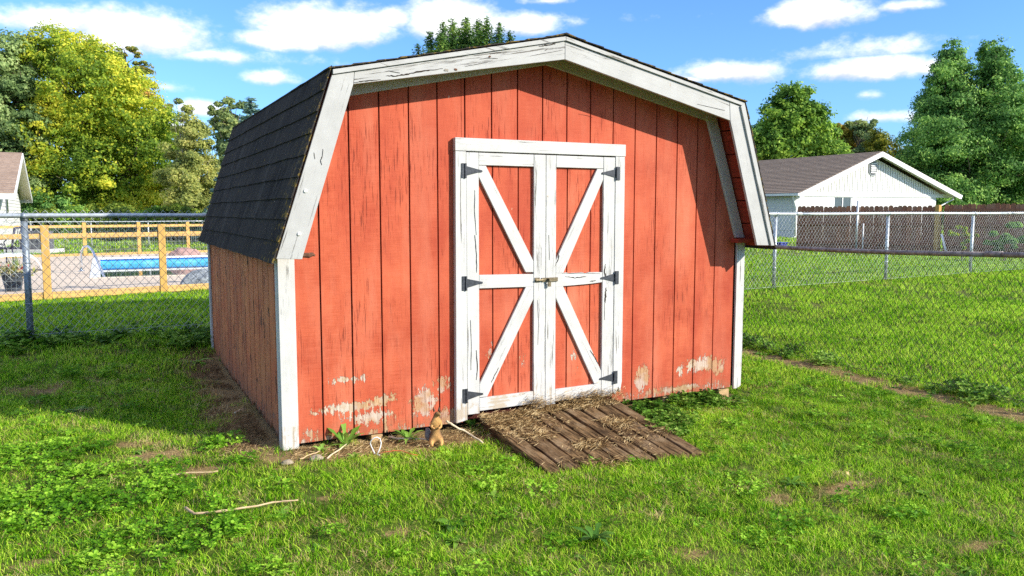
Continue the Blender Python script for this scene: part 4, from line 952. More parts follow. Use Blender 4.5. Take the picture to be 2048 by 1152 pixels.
prism('rake_board', [(xr+.05, zer-.02), (0.001, zpk-.015), (0.001, zpk-.27), (xr-.1, zer-.24), (xr+.05, zer-.24)], -.60, -.555, wt, hs)
for s, xe, ze in ((-1, xl, zel), (1, xr, zer)):
    prism('soffit', [(xe*.97, ze-.06), (0, zpk-.055), (0, zpk-.075), (xe*.97, ze-.08)], -.554, -.022, wt, hs)
    box('gutter', min(xe-.05, xe-.05+s*.12), max(xe-.05, xe-.05+s*.12) if s < 0 else xe+.13, -.59, LEN, ze-.14, ze-.02, wt, hs)
for s, wx, xe, ze in ((-1, wl_, xl, zel), (1, wr_, xr, zer)):
    tube('downpipe', [(xe, -.1, ze-.12), (xe, -.1, ze-.25), (wx+s*.02, -.06, ze-.75), (wx-s*.0, -.06, .1)], .045, wt, hs, 8)
hbox('side_wall_panel', wl_-.03, wl_-.001, .2, LEN, .4, zw-.3, WB)
prism('roof_vent', [(-4.6, zpk-1.1), (-4.6, zpk-.62), (-4.1, zpk-.62), (-4.0, zpk-.9)], 9, 9.4, simple('vent_metal', (.45, .5, .55), .5), hs) if False else None
rv = at_d(1552, 322, 52); 
c, s = math.cos(hang), math.sin(hang); lx = c*(rv[0]-Pk[0])+s*(rv[1]-Pk[1]); ly = -s*(rv[0]-Pk[0])+c*(rv[1]-Pk[1])
zroof = gz_at(-.7)
box('roof_vent', -.95, -.55, 10.2, 10.9, gz_at(-.95)-.02, gz_at(-.95)+.34, simple('vent_metal', (.42, .46, .5), .5), hs, .03)
# picket fence with gate
FD = 28.5
A0 = at_d(1592, 505, FD); A1 = at_d(1880, 508, FD-2.2); A2 = at_d(2200, 515, FD-6.0)
brn = [simple('brown_picket_%s' % c, v, .85, var=.35, scale=3, stretch=(9, 9, 1)) for c, v in (('dark', (.28, .125, .075)), ('warm', (.38, .175, .10)), ('grey', (.32, .17, .11)))]
for m_ in brn: m_.name = 'brown_picket'
def picket_run(label, P0, P1, z0, H0, H1, cat='fence', grp='brown picket fence sections'):
    P0, P1 = Vector(P0[:2]), Vector(P1[:2]); L = (P1-P0).length; u = (P1-P0)/L; f = thing('picket_fence', label, cat, (0, 0, 0), 0, grp)
    n = int(L/.142); an = math.atan2(u.y, u.x)
    for i in range(n):
        w = .074; z = random.uniform(-.02, .02); h = H0+(H1-H0)*i/n
        pts = [(-w, 0), (w, 0), (w, h-.05+z), (w-.035, h+z), (-w+.035, h+z), (-w, h-.05+z)]
        o = prism('picket', pts, -.0045, .0045, random.choice(brn), f); p = P0+u*(i+.5)*L/n+Vector((-u.y, u.x))*(.005 if i % 2 else -.005); o.location = (p.x, p.y, z0); o.rotation_euler = (0, random.uniform(-.008, .008), an)
    nrm = Vector((-u.y, u.x))*-.035
    for zr in (.3, .95, H0-.2):
        a = P0+nrm; b = P1+nrm; quadbeam('backing_rail', (a.x, a.y, z0+zr+.05), (b.x, b.y, z0+zr+.05+(H1-H0)*.5), .04, .09, brn[0], f)
    return f, u, nrm
z0 = .16; H0 = 1.567-z0+(422-413)*FD/1602; H1 = 1.567-z0+(422-412)*(FD-2.2)/1602; H2 = 1.567-z0+(422-406)*(FD-6)/1602
f1, u1, nr = picket_run('brown picket fence section left of the yellow post, with diagonal gate braces', A0, A1, z0, H0, H1)
f2, u2, _ = picket_run('reddish brown picket fence section right of the yellow post', A1+np.array([.1, -.02, 0]), A2, z0, H1+.05, H2)
def onf(u, v, dep): q = at_d(u, v, dep); return q
for (ua, va, ub, vb, m_) in ((1797, 432, 1737, 500, brn[0]), (1803, 432, 1858, 500, brn[2])):
    a = at_d(ua, va, FD-1.6); b = at_d(ub, vb, FD-1.5); quadbeam('gate_brace', tuple(a), tuple(b), .04, .16, m_, f1)
for (u_, m_, w_, lab) in ((1716, M['wire'], .035, 0), (1727, simple('white_pipe', (.8, .8, .8), .5), .02, 0)):
    a = at_d(u_, 402 if u_ == 1716 else 447, FD-1.4); tube('pipe_post', [(a[0], a[1], z0), (a[0], a[1], a[2])], w_, m_, f1, 8)
a = at_d(1877, 410, FD-2.4); yp = box('wooden_post', a[0]-.07, a[0]+.07, a[1]-.07, a[1]+.07, z0-.1, a[2], M['pine'], None, .01); tag(yp, 'tall yellow timber post between the two brown picket fence sections', 'post')
a = at_d(1883, 468, FD-2.7); b = at_d(1894, 506, FD-2.9); b[2] = z0
o = tube('white_pole', [tuple(a), tuple(b)], .035, wt, None, 8); tag(o, 'short white pole leaning against the yellow timber post', 'pole')
a = at_d(1566, 498, 30); bx = bmesh.new(); box_bm(a[0]-.3, a[0]+.05, a[1]-.15, a[1]+.15, .16, .36, bx); box_bm(a[0]-.33, a[0]+.08, a[1]-.18, a[1]+.18, .36, .40, bx)
o = link('storage_box', finish(bx, 'storage_box', .01), simple('blue_plastic', (.02, .04, .30), .5)); tag(o, 'small blue box at the foot of the white house wall', 'box')
# ------------------------------------------------------------------ left house
D1, D2 = 26., 38.
E1 = at_d(28, 386, D1); E2 = at_d(63, 402, D2); RP = at_d(45, 306, (D1+D2)/2)
la = math.atan2(E2[1]-E1[1], E2[0]-E1[0])      # direction from the near eave to the far eave
lh = thing('white_house', 'white clapboard house with tan shingle roof at the left edge', 'house', (E1[0], E1[1], .3), la)
def ll(P): c, s = math.cos(la), math.sin(la); dx, dy = P[0]-E1[0], P[1]-E1[1]; return c*dx+s*dy, -s*dx+c*dy, P[2]-.3
ex2 = ll(E2); pk = ll(RP); pkx = pk[0]; ze1 = E1[2]-.3; zpk2 = pk[2]
Wd = ex2[0]; LH = 14
TRM = roof_mat('tan_roof_shingle', (.22, .155, .12), (.36, .27, .215))
ins = .45
box('wall', ins, ins+.15, .45, LH, 0, ze1-.05, vs, lh); box('wall', Wd-ins-.15, Wd-ins, .45, LH, 0, ze1-.05, vs, lh)
nc = int((zpk2+.0)/.13)
for k in range(nc):
    za = k*.13; zb = za+.128
    def xr_(z): 
        if z <= ze1: return ins, Wd-ins
        f = (z-ze1)/(zpk2-ze1); return ins+(pkx-ins)*f, (Wd-ins)+(pkx-(Wd-ins))*f
    a0_, a1_ = xr_(za+.1); b0_, b1_ = xr_(zb+.12)
    if b1_-b0_ < .1: break
    o = prism('clapboard', [(a0_, za), (a1_, za), (b1_, zb), (b0_, zb)], .45, .47, vs, lh)
    me = o.data
    for v in me.vertices:
        if v.co.z < za+.01 and v.co.y < .46: v.co.y -= .018
for sgn, xa in ((0, -.05), (1, Wd+.05)):
    n = 24
    for k in range(n):
        f0, f1 = k/n, (k+1)/n+.003; X0 = xa+(pkx-xa)*f0; X1 = xa+(pkx-xa)*f1; Z0_ = ze1+(zpk2-ze1)*f0; Z1_ = ze1+(zpk2-ze1)*f1
        prism('shingle_course', [(X0, Z0_+.035), (X1, Z1_+.006), (X1, Z1_-.006), (X0, Z0_-.006)], .0, LH, TRM, lh)
    prism('rake_board', [(xa, ze1-.01), (pkx, zpk2-.008), (pkx, zpk2-.2), (xa+(.1 if sgn == 0 else -.1), ze1-.17), (xa, ze1-.17)], -.04, -.002, wt, lh)
    prism('soffit', [(xa+(.1 if sgn == 0 else -.1), ze1-.03), (pkx, zpk2-.03), (pkx, zpk2-.05), (xa+(.1 if sgn == 0 else -.1), ze1-.05)], -.001, .449, simple('cream_soffit', (.72, .68, .50), .6, var=.05), lh)
    box('fascia_board', min(xa, xa+(.03 if sgn else -.03)), max(xa, xa+(.03 if sgn else -.03)), -.03, LH, ze1-.2, ze1-.02, wt, lh)
box('gable_window', 3.2, 4.0, .40, .449, 1.2, 1.75, simple('window_glass_dark', (.1, .12, .14), .1, bump=0), lh)
# local y of this house runs away to the left; its side wall faces the pool

# ------------------------------------------------------------------ trees
def bark(name, c): return simple(name, c, .9, var=.4, scale=6, stretch=(4, 4, 1), kind='World')
BK = bark('grey_bark', (.16, .13, .10)); BK2 = bark('pale_bark', (.42, .37, .30)); BK3 = bark('brown_bark', (.10, .07, .05))
def dirs(n):
    v = rng.normal(0, 1, (n, 3)); return v/np.linalg.norm(v, axis=1)[:, None]
def crown(lobes, nleaf, size, clump=.55, flat=1., fill=.35, sub=26, asp=.55):
    """lobes: (centre, rx, rz). leaves gather in clumps spread over and inside each lobe"""
    vol = np.array([l[1]*l[1]*l[2] for l in lobes])**.72; cnt = (nleaf*vol/vol.sum()).astype(int); P, NN = [], []
    for (c, rx, rz), n in zip(lobes, cnt):
        ns = max(4, int(sub*(rx/1.6)**1.3)); d = dirs(ns); rr = (fill+(1-fill)*rng.random(ns)**.45)[:, None]
        sc = np.array(c)+d*rr*np.array([rx, rx, rz]); sr = clump*rng.uniform(.55, 1.25, ns)*(rx/1.6)**.35
        w = rng.uniform(.4, 1.4, ns); idx = rng.choice(ns, n, p=w/w.sum())
        off = dirs(n)*(rng.random(n)**.5)[:, None]*sr[idx][:, None]; off[:, 2] *= .62*flat
        p = sc[idx]+off
        p[:, 2] -= .18*np.hypot(off[:, 0], off[:, 1])
        P.append(p); NN.append(off/(np.linalg.norm(off, axis=1)[:, None]+1e-6)+.6*d[idx])
    C = np.concatenate(P); n = len(C); nn = np.concatenate(NN)+dirs(n)*.85+np.array([0, 0, .35]); nn /= np.linalg.norm(nn, axis=1)[:, None]
    a = np.cross(nn, dirs(n)); a /= np.linalg.norm(a, axis=1)[:, None]; b = np.cross(a, nn); s = size*rng.uniform(.6, 1.35, n)[:, None]*.5
    return quads_mesh('crown', C, a*s, b*s*asp)
def limb(bm, a, b, r0, r1, n=5, wob=.25):
    a, b = Vector(a), Vector(b); L = (b-a).length; pts = [a.lerp(b, k/n)+(Vector((random.uniform(-1, 1), random.uniform(-1, 1), random.uniform(-.3, .6)))*wob*L*.12 if 0 < k < n else Vector()) for k in range(n+1)]
    tube_bm(pts, [r0+(r1-r0)*k/n for k in range(n+1)], 6, bm); return pts
def tree(label, cat, u, v0, dep, lobes_px, nleaf, size, mat, bk=BK, clump=.6, flat=1., fill=.35, sub=26, trunk_r=None, group='trees beyond the gardens', name='tree', twigs=3, trunk_top=.6, asp=.55):
    b = at_d(u, v0, dep); b[2] = gzf(b[0], b[1]); k = dep/FPX
    t = thing(name, label, cat, tuple(b), 0, group); lobes = []
    for (pu, pv, rx, *r) in lobes_px:
        rz = r[0] if r else rx; off = r[1] if len(r) > 1 else random.uniform(-.5, .5)*rx*k
        c = at_d(pu, pv, dep+off)-b; lobes.append((c, rx*k, rz*k))
    o = link('crown', crown(lobes, nleaf, size, clump, flat, fill, sub, asp), mat, t); stuffless = o
    zt = max(l[0][2] for l in lobes); tr = trunk_r or .05+.028*zt; bm = bmesh.new(); cx = float(np.mean([l[0][0] for l in lobes])); cy = float(np.mean([l[0][1] for l in lobes]))
    top = Vector((cx*.7, cy*.7, zt*trunk_top)); pts = limb(bm, (0, 0, -.2), top, tr, tr*.4, 7, .12)
    for (c, rx, rz) in lobes:
        f = min(6, max(2, int(7*c[2]/zt*.6))); s_ = pts[f]
        q = limb(bm, s_, (c[0], c[1], c[2]), tr*.38, tr*.12, 5, .5)
        for _ in range(twigs):
            d = dirs(1)[0]; e = np.array(c)+d*np.array([rx, rx, rz])*.85; limb(bm, q[random.choice((2, 3, 4))], tuple(e), tr*.13, tr*.03, 4, .7)
    link('trunk', finish(bm, 'trunk', 0, True), bk, t); return t
LM_yel = leaf_mat('yellow_green_leaves', [(.13, .23, .035), (.25, .38, .045), (.43, .54, .055), (.70, .70, .07), (.88, .80, .10)], .55, .30, spread=.32)
LM_blg = leaf_mat('blue_green_leaves', [(.10, .17, .06), (.22, .33, .11), (.45, .56, .22)], .45, .6, spread=.35)
LM_pin = leaf_mat('pine_needles', [(0.075, 0.125, 0.037), (0.188, 0.263, 0.056), (0.425, 0.425, 0.088), (0.625, 0.362, 0.1)], 0.5, .6, spread=.35)
LM_spy = leaf_mat('sparse_yellow_leaves', [(.20, .26, .08), (.42, .46, .12), (.66, .62, .20)], .5, .8, spread=.35)
LM_grn = leaf_mat('mid_green_leaves', [(0.068, 0.162, 0.027), (0.176, 0.338, 0.047), (0.459, 0.648, 0.095)], 0.5, .8, spread=.35)
LM_dgr = leaf_mat('deep_green_leaves', [(0.072, 0.176, 0.04), (0.176, 0.368, 0.088), (0.48, 0.72, 0.176)], 0.5, .6, spread=.4)
LM_gold = leaf_mat('golden_leaves', [(0.13, 0.143, 0.019), (0.39, 0.312, 0.039), (0.598, 0.442, 0.065)], .4, .5, spread=.35)
LM_grey = leaf_mat('grey_green_leaves', [(0.15, 0.225, 0.1), (0.3, 0.4, 0.15), (0.55, 0.6, 0.213)], 0.5, .6, spread=.35)
LM_shr = leaf_mat('shrub_leaves', [(0.095, 0.162, 0.027), (0.243, 0.351, 0.054), (0.567, 0.621, 0.108)], 0.5, .9, spread=.4)
LM_spr = leaf_mat('blue_spruce_needles', [(0.11, 0.198, 0.165), (0.242, 0.396, 0.33), (0.462, 0.638, 0.528)], 0.5, .8, spread=.35)
LM_hem = leaf_mat('spruce_needles', [(0.078, 0.169, 0.052), (0.195, 0.364, 0.091), (0.468, 0.598, 0.143)], 0.5, .9, spread=.4)
tree('tall yellow-green tree with a broad crown above the pool', 'tree', 190, 470, 46, [(110, 100, 52), (70, 110, 45), (150, 110, 55), (195, 135, 55), (90, 165, 70), (175, 190, 90), (250, 205, 70), (215, 250, 95), (300, 265, 66), (120, 280, 95), (230, 330, 95), (325, 320, 72), (140, 380, 95), (260, 400, 85), (345, 375, 60), (60, 240, 70), (370, 410, 50), (60, 350, 70), (200, 440, 80), (310, 440, 70)], 170000, .175, LM_yel, clump=.6, sub=80, group='trees beyond the pool')
tree('blue-green leafy tree at the left edge over the white house roof', 'tree', -40, 465, 44, [(20, 110, 50), (-20, 150, 60), (10, 210, 60), (45, 170, 40), (-50, 240, 60), (55, 250, 45), (10, 330, 55), (70, 330, 45), (-60, 340, 70), (40, 390, 50), (90, 400, 35)], 70000, .18, LM_blg, clump=.6, sub=40, group='trees beyond the pool', bk=BK3)
tree('dark pine with layered boughs behind the yellow-green tree', 'pine tree', 245, 468, 56, [(215, 115, 34, 12), (250, 105, 26, 12), (190, 130, 28, 12), (270, 135, 38, 12), (235, 150, 42, 14), (285, 165, 30, 10), (262, 185, 42, 13), (300, 205, 24, 8), (275, 225, 44, 12), (330, 212, 14, 7), (300, 245, 30, 10), (220, 200, 50, 20), (250, 260, 60, 20), (320, 265, 22, 8)], 44000, .22, LM_pin, clump=.42, flat=.6, sub=26, bk=BK3, group='trees beyond the pool', trunk_top=.93, asp=.35)
tree('sparse yellow tree with pale branches between the big tree and the spruce', 'tree', 385, 470, 36, [(367, 216, 16, 24), (372, 244, 26), (382, 268, 32), (358, 300, 34), (398, 306, 38), (350, 340, 36), (375, 350, 40), (410, 360, 34), (385, 400, 44)], 30000, .12, LM_spy, BK2, clump=.5, sub=34, group='trees beyond the pool', twigs=6, fill=.2, trunk_r=.09)
tree('loose grey-green tree just left of the blue spruce', 'tree', 450, 470, 42, [(432, 228, 24, 24), (455, 216, 24, 26), (480, 228, 26, 26), (450, 245, 32), (440, 262, 36), (470, 265, 40), (500, 260, 40), (430, 310, 30), (470, 320, 45), (440, 380, 45), (400, 400, 30)], 38000, .15, LM_grey, clump=.42, sub=26, group='trees beyond the pool', twigs=5, fill=.2)
def conifer(label, u, vtop, v0, dep, kpx, mat, tops=None, size=.16, dz=.17, group='trees beyond the pool', nb=9, droop=.35, rmin=.15, cat='spruce tree', bot=.35, step=.11, wd=.028):
    b = at_d(u, v0, dep); b[2] = gzf(b[0], b[1]); t = thing('spruce_tree', label, cat, tuple(b), 0, group); C, U, V = [], [], []
    bm = bmesh.new()
    for (tu, tv, kk, zb_) in (tops or [(u, vtop, kpx, bot)]):
        T = at_d(tu, tv, dep+(random.uniform(-.6, .6) if tops else 0))-b; zt = T[2]; z = zt-.05; x0, y0 = T[0], T[1]
        tube_bm([(x0*.2, y0*.2, -.2) if not tops else (x0*.4, y0*.4, -.2), (x0*.8, y0*.8, zt*.5), (x0, y0, zt)], [.17, .10, .012], 7, bm)
        while z > zb_:
            r = rmin+(zt-z)*kk; m = int(nb*(.5+.5*min(1, r))); a0 = random.uniform(0, 6.28)
            for i in range(m):
                a = a0+6.283*i/m+random.uniform(-.25, .25); rr = r*random.uniform(.72, 1.12); s = np.arange(.05, rr, step)
                if len(s) < 1: s = np.array([.05])
                dx, dy = math.cos(a), math.sin(a); zz = z-droop*s*(.4+s/max(rr, .3)*.5)+.25*(s/max(rr, .3))**2*.35
                for q in range(3):
                    n = len(s); j = rng.normal(0, .05, (n, 3)); C.append(np.stack([x0+dx*s, y0+dy*s, zz], 1)+j)
                    sa = a+rng.uniform(-1.1, 1.1, n); ln = size*rng.uniform(.5, 1.1, n)*.5
                    up_ = rng.uniform(-.45, .35, n); U.append(np.stack([np.cos(sa)*ln, np.sin(sa)*ln, up_*ln], 1)); w_ = wd*rng.uniform(.6, 1.4, n)
                    ax = rng.uniform(-1, 1, n); V.append(np.stack([-np.sin(sa)*w_, np.cos(sa)*w_, ax*w_], 1))
            z -= dz*random.uniform(.8, 1.25)
    link('crown', quads_mesh('crown', np.concatenate(C), np.concatenate(U), np.concatenate(V)), mat, t); link('trunk', finish(bm, 'trunk', 0, True), BK3, t); return t
conifer('blue spruce with drooping tiers beside the black shed roof', 503, 197, 470, 31, .42, LM_spr, size=.26, dz=.19, nb=15, wd=.055, step=.09)
conifer('many-topped green spruce rising behind the shed roof ridge', 930, 36, 470, 32, .3, LM_hem, tops=[(836, 88, .22, 4), (860, 62, .26, 4), (886, 44, .32, 3.5), (905, 38, .38, 3), (932, 34, .42, 1.5), (956, 39, .38, 3), (974, 34, .32, 3), (998, 46, .3, 3.5), (1020, 64, .25, 4), (920, 60, .5, 3), (960, 62, .5, 3), (880, 66, .4, 3)], size=.15, dz=.07, nb=18, rmin=.10, wd=.022, group='spruces behind the shed', droop=.3)
for i, (u, v, r, d, m_, lab) in enumerate(((92, 428, 34, 41, LM_shr, 'olive shrub beside the white clapboard house'), (160, 425, 42, 37, LM_grn, 'dark shrub under the left half of the yellow-green tree'), (225, 420, 44, 35, LM_shr, 'olive shrub under the middle of the yellow-green tree'),
        (300, 424, 40, 34.6, LM_grn, 'green shrub under the right edge of the yellow-green tree'), (365, 416, 40, 34, LM_shr, 'light green shrub below the sparse yellow tree'), (425, 425, 34, 33, LM_grn, 'green shrub at the foot of the blue spruce'), (110, 400, 50, 43, LM_dgr, 'deep green shrub behind the house corner'), (500, 428, 40, 34, LM_dgr, 'deep green shrub right of the blue spruce'))):
    tree(lab, 'shrub', u, 478, d, [(u, v+18, r, 30), (u-r*.5, v+34, r*.8, 26), (u+r*.5, v+30, r*.8, 26), (u, v+46, r, 18)], 15000, .15, m_, clump=.5, sub=30, group='shrubs along the far lawn', name='shrub', trunk_r=.04, trunk_top=.5)
tree('rounded green maple behind the brown-roofed house', 'tree', 1600, 460, 58, [(1572, 192, 26), (1603, 200, 30), (1560, 235, 40), (1600, 245, 45), (1635, 240, 34), (1540, 290, 42), (1590, 300, 55), (1640, 290, 44), (1660, 320, 36)], 48000, .24, LM_grn, clump=.8, sub=44)
tree('dark green tree low behind the left end of the brown roof', 'tree', 1512, 460, 66, [(1515, 275, 26), (1500, 300, 35), (1530, 305, 30), (1470, 310, 35)], 14000, .26, LM_dgr, clump=.8)
tree('golden autumn tree left of the gable peak', 'tree', 1715, 460, 76, [(1690, 262, 20), (1708, 285, 28), (1680, 300, 24), (1725, 305, 26)], 16000, .26, LM_gold, clump=.7)
tree('thin grey-green tree behind the gable peak', 'tree', 1730, 460, 74, [(1712, 245, 16), (1730, 252, 22), (1735, 285, 30)], 9000, .24, LM_grey, clump=.6, twigs=6)
tree('yellow-green tree right of the gable peak', 'tree', 1768, 460, 72, [(1762, 280, 24), (1785, 300, 26), (1750, 305, 26), (1800, 330, 30)], 9500, .2, leaf_mat('lime_leaves', [(.06, .09, .01), (.2, .22, .02), (.36, .32, .03)], .4, .6), clump=.7)
PL = []
for (ax, av, k_) in ((1905, 88, .36), (1985, 80, .36)):
    v_ = av+20
    while v_ < 420:
        r_ = min(84, 20+k_*(v_-av)); PL.append((ax-(v_-av)*(.07 if ax < 1950 else -.12), v_, r_, 30))
        v_ += 17
tree('huge twin-topped pear tree right of the white house', 'tree', 1945, 460, 58, PL, 210000, .19, LM_dgr, clump=.62, sub=34, trunk_top=.6)
tree('dark bush against the right end of the picket fence', 'bush', 2010, 508, 21, [(2005, 462, 28, 26), (2030, 470, 30, 28), (1985, 482, 22, 18), (2020, 492, 34, 14)], 5000, .075, LM_dgr, clump=.22, name='bush', trunk_r=.02, trunk_top=.4, group='shrubs by the picket fence')
tree('small yellow-green shrub before the picket fence, right of the white pole', 'bush', 1925, 508, 22, [(1925, 456, 14, 7), (1912, 466, 16, 6), (1940, 470, 14, 6), (1925, 485, 12, 14)], 1500, .07, LM_yel, clump=.16, name='bush', trunk_r=.02, trunk_top=.8, group='shrubs by the picket fence')
# distant woods all round
C, U, V = [], [], []
for a in np.arange(0, 2*math.pi, .009):
    dist = 125+18*math.sin(a*5)+rng.uniform(-8, 8); h = 4.2+2.2*mnoise.noise(Vector((a*6, 0, 0)))+1.2*mnoise.noise(Vector((a*23, 3, 0))); m = 62
    rr = 1.7; p = rng.normal(0, 1, (m, 3))*np.array([rr, rr, h*.30])+np.array([math.sin(a)*dist, math.cos(a)*dist, h*.55]); p[:, 2] = np.abs(p[:, 2])
    C.append(p); U.append(dirs(m)*.42); V.append(dirs(m)*.28)
stuff(link('distant_woods', quads_mesh('distant_woods', np.concatenate(C), np.concatenate(U), np.concatenate(V)), leaf_mat('distant_leaves', [(.03, .05, .02), (.07, .10, .03), (.14, .16, .04)], .2, .15, spread=.3)), 'low line of distant green woods on the horizon', 'woods')

# ------------------------------------------------------------------ grass and weeds
def src(name, verts, faces, mat):
    me = bpy.data.meshes.new(name); me.from_pydata([tuple(v) for v in verts], [], faces); me.materials.append(mat); return bpy.data.objects.new(name, me)
def tuft(n, r, h0, h1, wid, lean, mat, name='grass_tuft', seg=3):
    Vv, Ff = [], []
    for i in range(n):
        a = random.uniform(0, 2*math.pi); q = r*math.sqrt(random.random()); b_ = random.uniform(0, 6.28); x, y = q*math.cos(b_), q*math.sin(b_)
        h = random.uniform(h0, h1)*(1.15 if random.random() < .15 else 1); l = random.uniform(.1, lean)*h; d = Vector((math.cos(a), math.sin(a), 0)); tw = a+random.uniform(-.8, .8)+math.pi/2
        s = Vector((math.cos(tw), math.sin(tw), 0))*wid*random.uniform(.6, 1.2)/2; b = len(Vv)
        fs = (0, .4, .75) if seg == 3 else (0, .55)
        for k, f in enumerate(fs):
            w = (1, .85, .5)[k] if seg == 3 else (1, .7)[k]; p = Vector((x, y, -.008))+d*l*f*f+Vector((0, 0, (h+.008)*f*(1-.25*f*lean))); Vv += [p-s*w, p+s*w]
        Vv.append(Vector((x, y, 0))+d*l+Vector((0, 0, h*(1-.25*lean)))); m = len(fs)
        Ff += [(b+2*k, b+2*k+1, b+2*k+3, b+2*k+2) for k in range(m-1)]+[(b+2*m-2, b+2*m-1, b+2*m)]
    return src(name, Vv, Ff, mat)
def leaf_card(Vv, Ff, base, d, L, w, curl, up0, seg=4, lobed=False):
    """one broad leaf: midrib and two edges, rising then arching over"""
    d = Vector(d).normalized(); s = Vector((-d.y, d.x, 0)); b = len(Vv)
    for k in range(seg+1):
        f = k/seg; ww = w*math.sin(math.pi*min(.97, f*.9+.08))**.8*(1 if not lobed or k % 2 else .55); p = Vector(base)+d*L*f+Vector((0, 0, up0*L*f-curl*L*f*f))
        Vv += [p-s*ww+Vector((0, 0, .12*ww)), p, p+s*ww+Vector((0, 0, .12*ww))]
    for k in range(seg): i = b+3*k; Ff += [(i, i+1, i+4, i+3), (i+1, i+2, i+5, i+4)]
def clover(n, r, mat, h=(.02, .05), sz=(.006, .011)):
    Vv, Ff = [], []
    for i in range(n):
        q = r*math.sqrt(random.random()); b_ = random.uniform(0, 6.28); z = random.uniform(*h); c = Vector((q*math.cos(b_), q*math.sin(b_), z)); s = random.uniform(*sz); a0 = random.uniform(0, 6.28); tl = Vector((random.gauss(0, .35), random.gauss(0, .35), 1)).normalized()
        e1 = tl.orthogonal().normalized(); e2 = tl.cross(e1)
        for k in range(3):
            a = a0+k*2.094; d = e1*math.cos(a)+e2*math.sin(a); sd = tl.cross(d); b = len(Vv)
            Vv += [c, c+d*s*.9+sd*s*.75+tl*s*.25, c+d*s*1.75+sd*s*.5+tl*s*.12, c+d*s*1.6+tl*s*.0, c+d*s*1.75-sd*s*.5+tl*s*.12, c+d*s*.9-sd*s*.75+tl*s*.25]
            Ff += [(b, b+1, b+2, b+3), (b, b+3, b+4, b+5)]
    return src('clover_tuft', Vv, Ff, mat)
def rosette(n, L, w, mat, lobed=True, up=.7, curl=.75):
    Vv, Ff = [], []
    for i in range(n):
        a = 6.283*i/n+random.uniform(-.4, .4); leaf_card(Vv, Ff, (0, 0, .002), (math.cos(a), math.sin(a), 0), L*random.uniform(.6, 1.1), w*random.uniform(.7, 1.1), curl*random.uniform(.6, 1.2), up*random.uniform(.5, 1.3), 5, lobed)
    return src('weed_rosette', Vv, Ff, mat)
GRN = leaf_mat('grass_blades', [(.035, .13, .002), (.15, .42, .004), (.36, .73, .016), (.66, .86, .09)], .46, 1.1, 'World', spread=.74, instanced=True, amp=.44, straw=.05)
GRD = leaf_mat('dry_grass_blades', [(0.23, 0.196, 0.057), (0.46, 0.356, 0.138), (0.69, 0.54, 0.276)], .3, 2, 'World', spread=.45, instanced=True)
CLV = leaf_mat('clover_leaves', [(.08, .22, .010), (.19, .42, .02), (.40, .64, .06)], .40, 2, 'World', spread=.45, instanced=True)
WDL = leaf_mat('weed_leaves', [(0.075, 0.195, 0.03), (0.18, 0.375, 0.045), (0.33, 0.54, 0.105)], .35, 2, 'World', spread=.3, instanced=True)
WDB = leaf_mat('dull_weed_leaves', [(.05, .13, .012), (.14, .30, .03), (.33, .50, .09)], .38, 2, 'World', spread=.5, instanced=True)
T_near = [tuft(58, .080, .018, .050, .0034, 1.5, GRN) for _ in range(6)]+[tuft(36, .06, .03, .070, .0036, 1.2, GRN) for _ in range(2)]
T_mid = [tuft(44, .10, .03, .07, .006, 1.0, GRN, seg=2) for _ in range(5)]
T_far = [tuft(60, .32, .05, .10, .018, .9, GRN, seg=2) for _ in range(4)]
T_dry = [tuft(34, .055, .012, .045, .0026, 1.7, GRD, 'dry_tuft') for _ in range(5)]
T_clv = [clover(34, .075, CLV) for _ in range(6)]
T_wed = [rosette(9, .085, .016, WDL), rosette(7, .06, .013, WDL), rosette(10, .07, .018, WDB, False, .8, .6), rosette(6, .05, .02, WDL, False)]
T_vin = [clover(30, .09, WDB, (.02, .10), (.012, .022)) for _ in range(4)]+[rosette(9, .12, .028, WDB, True, 1.0, .7)]
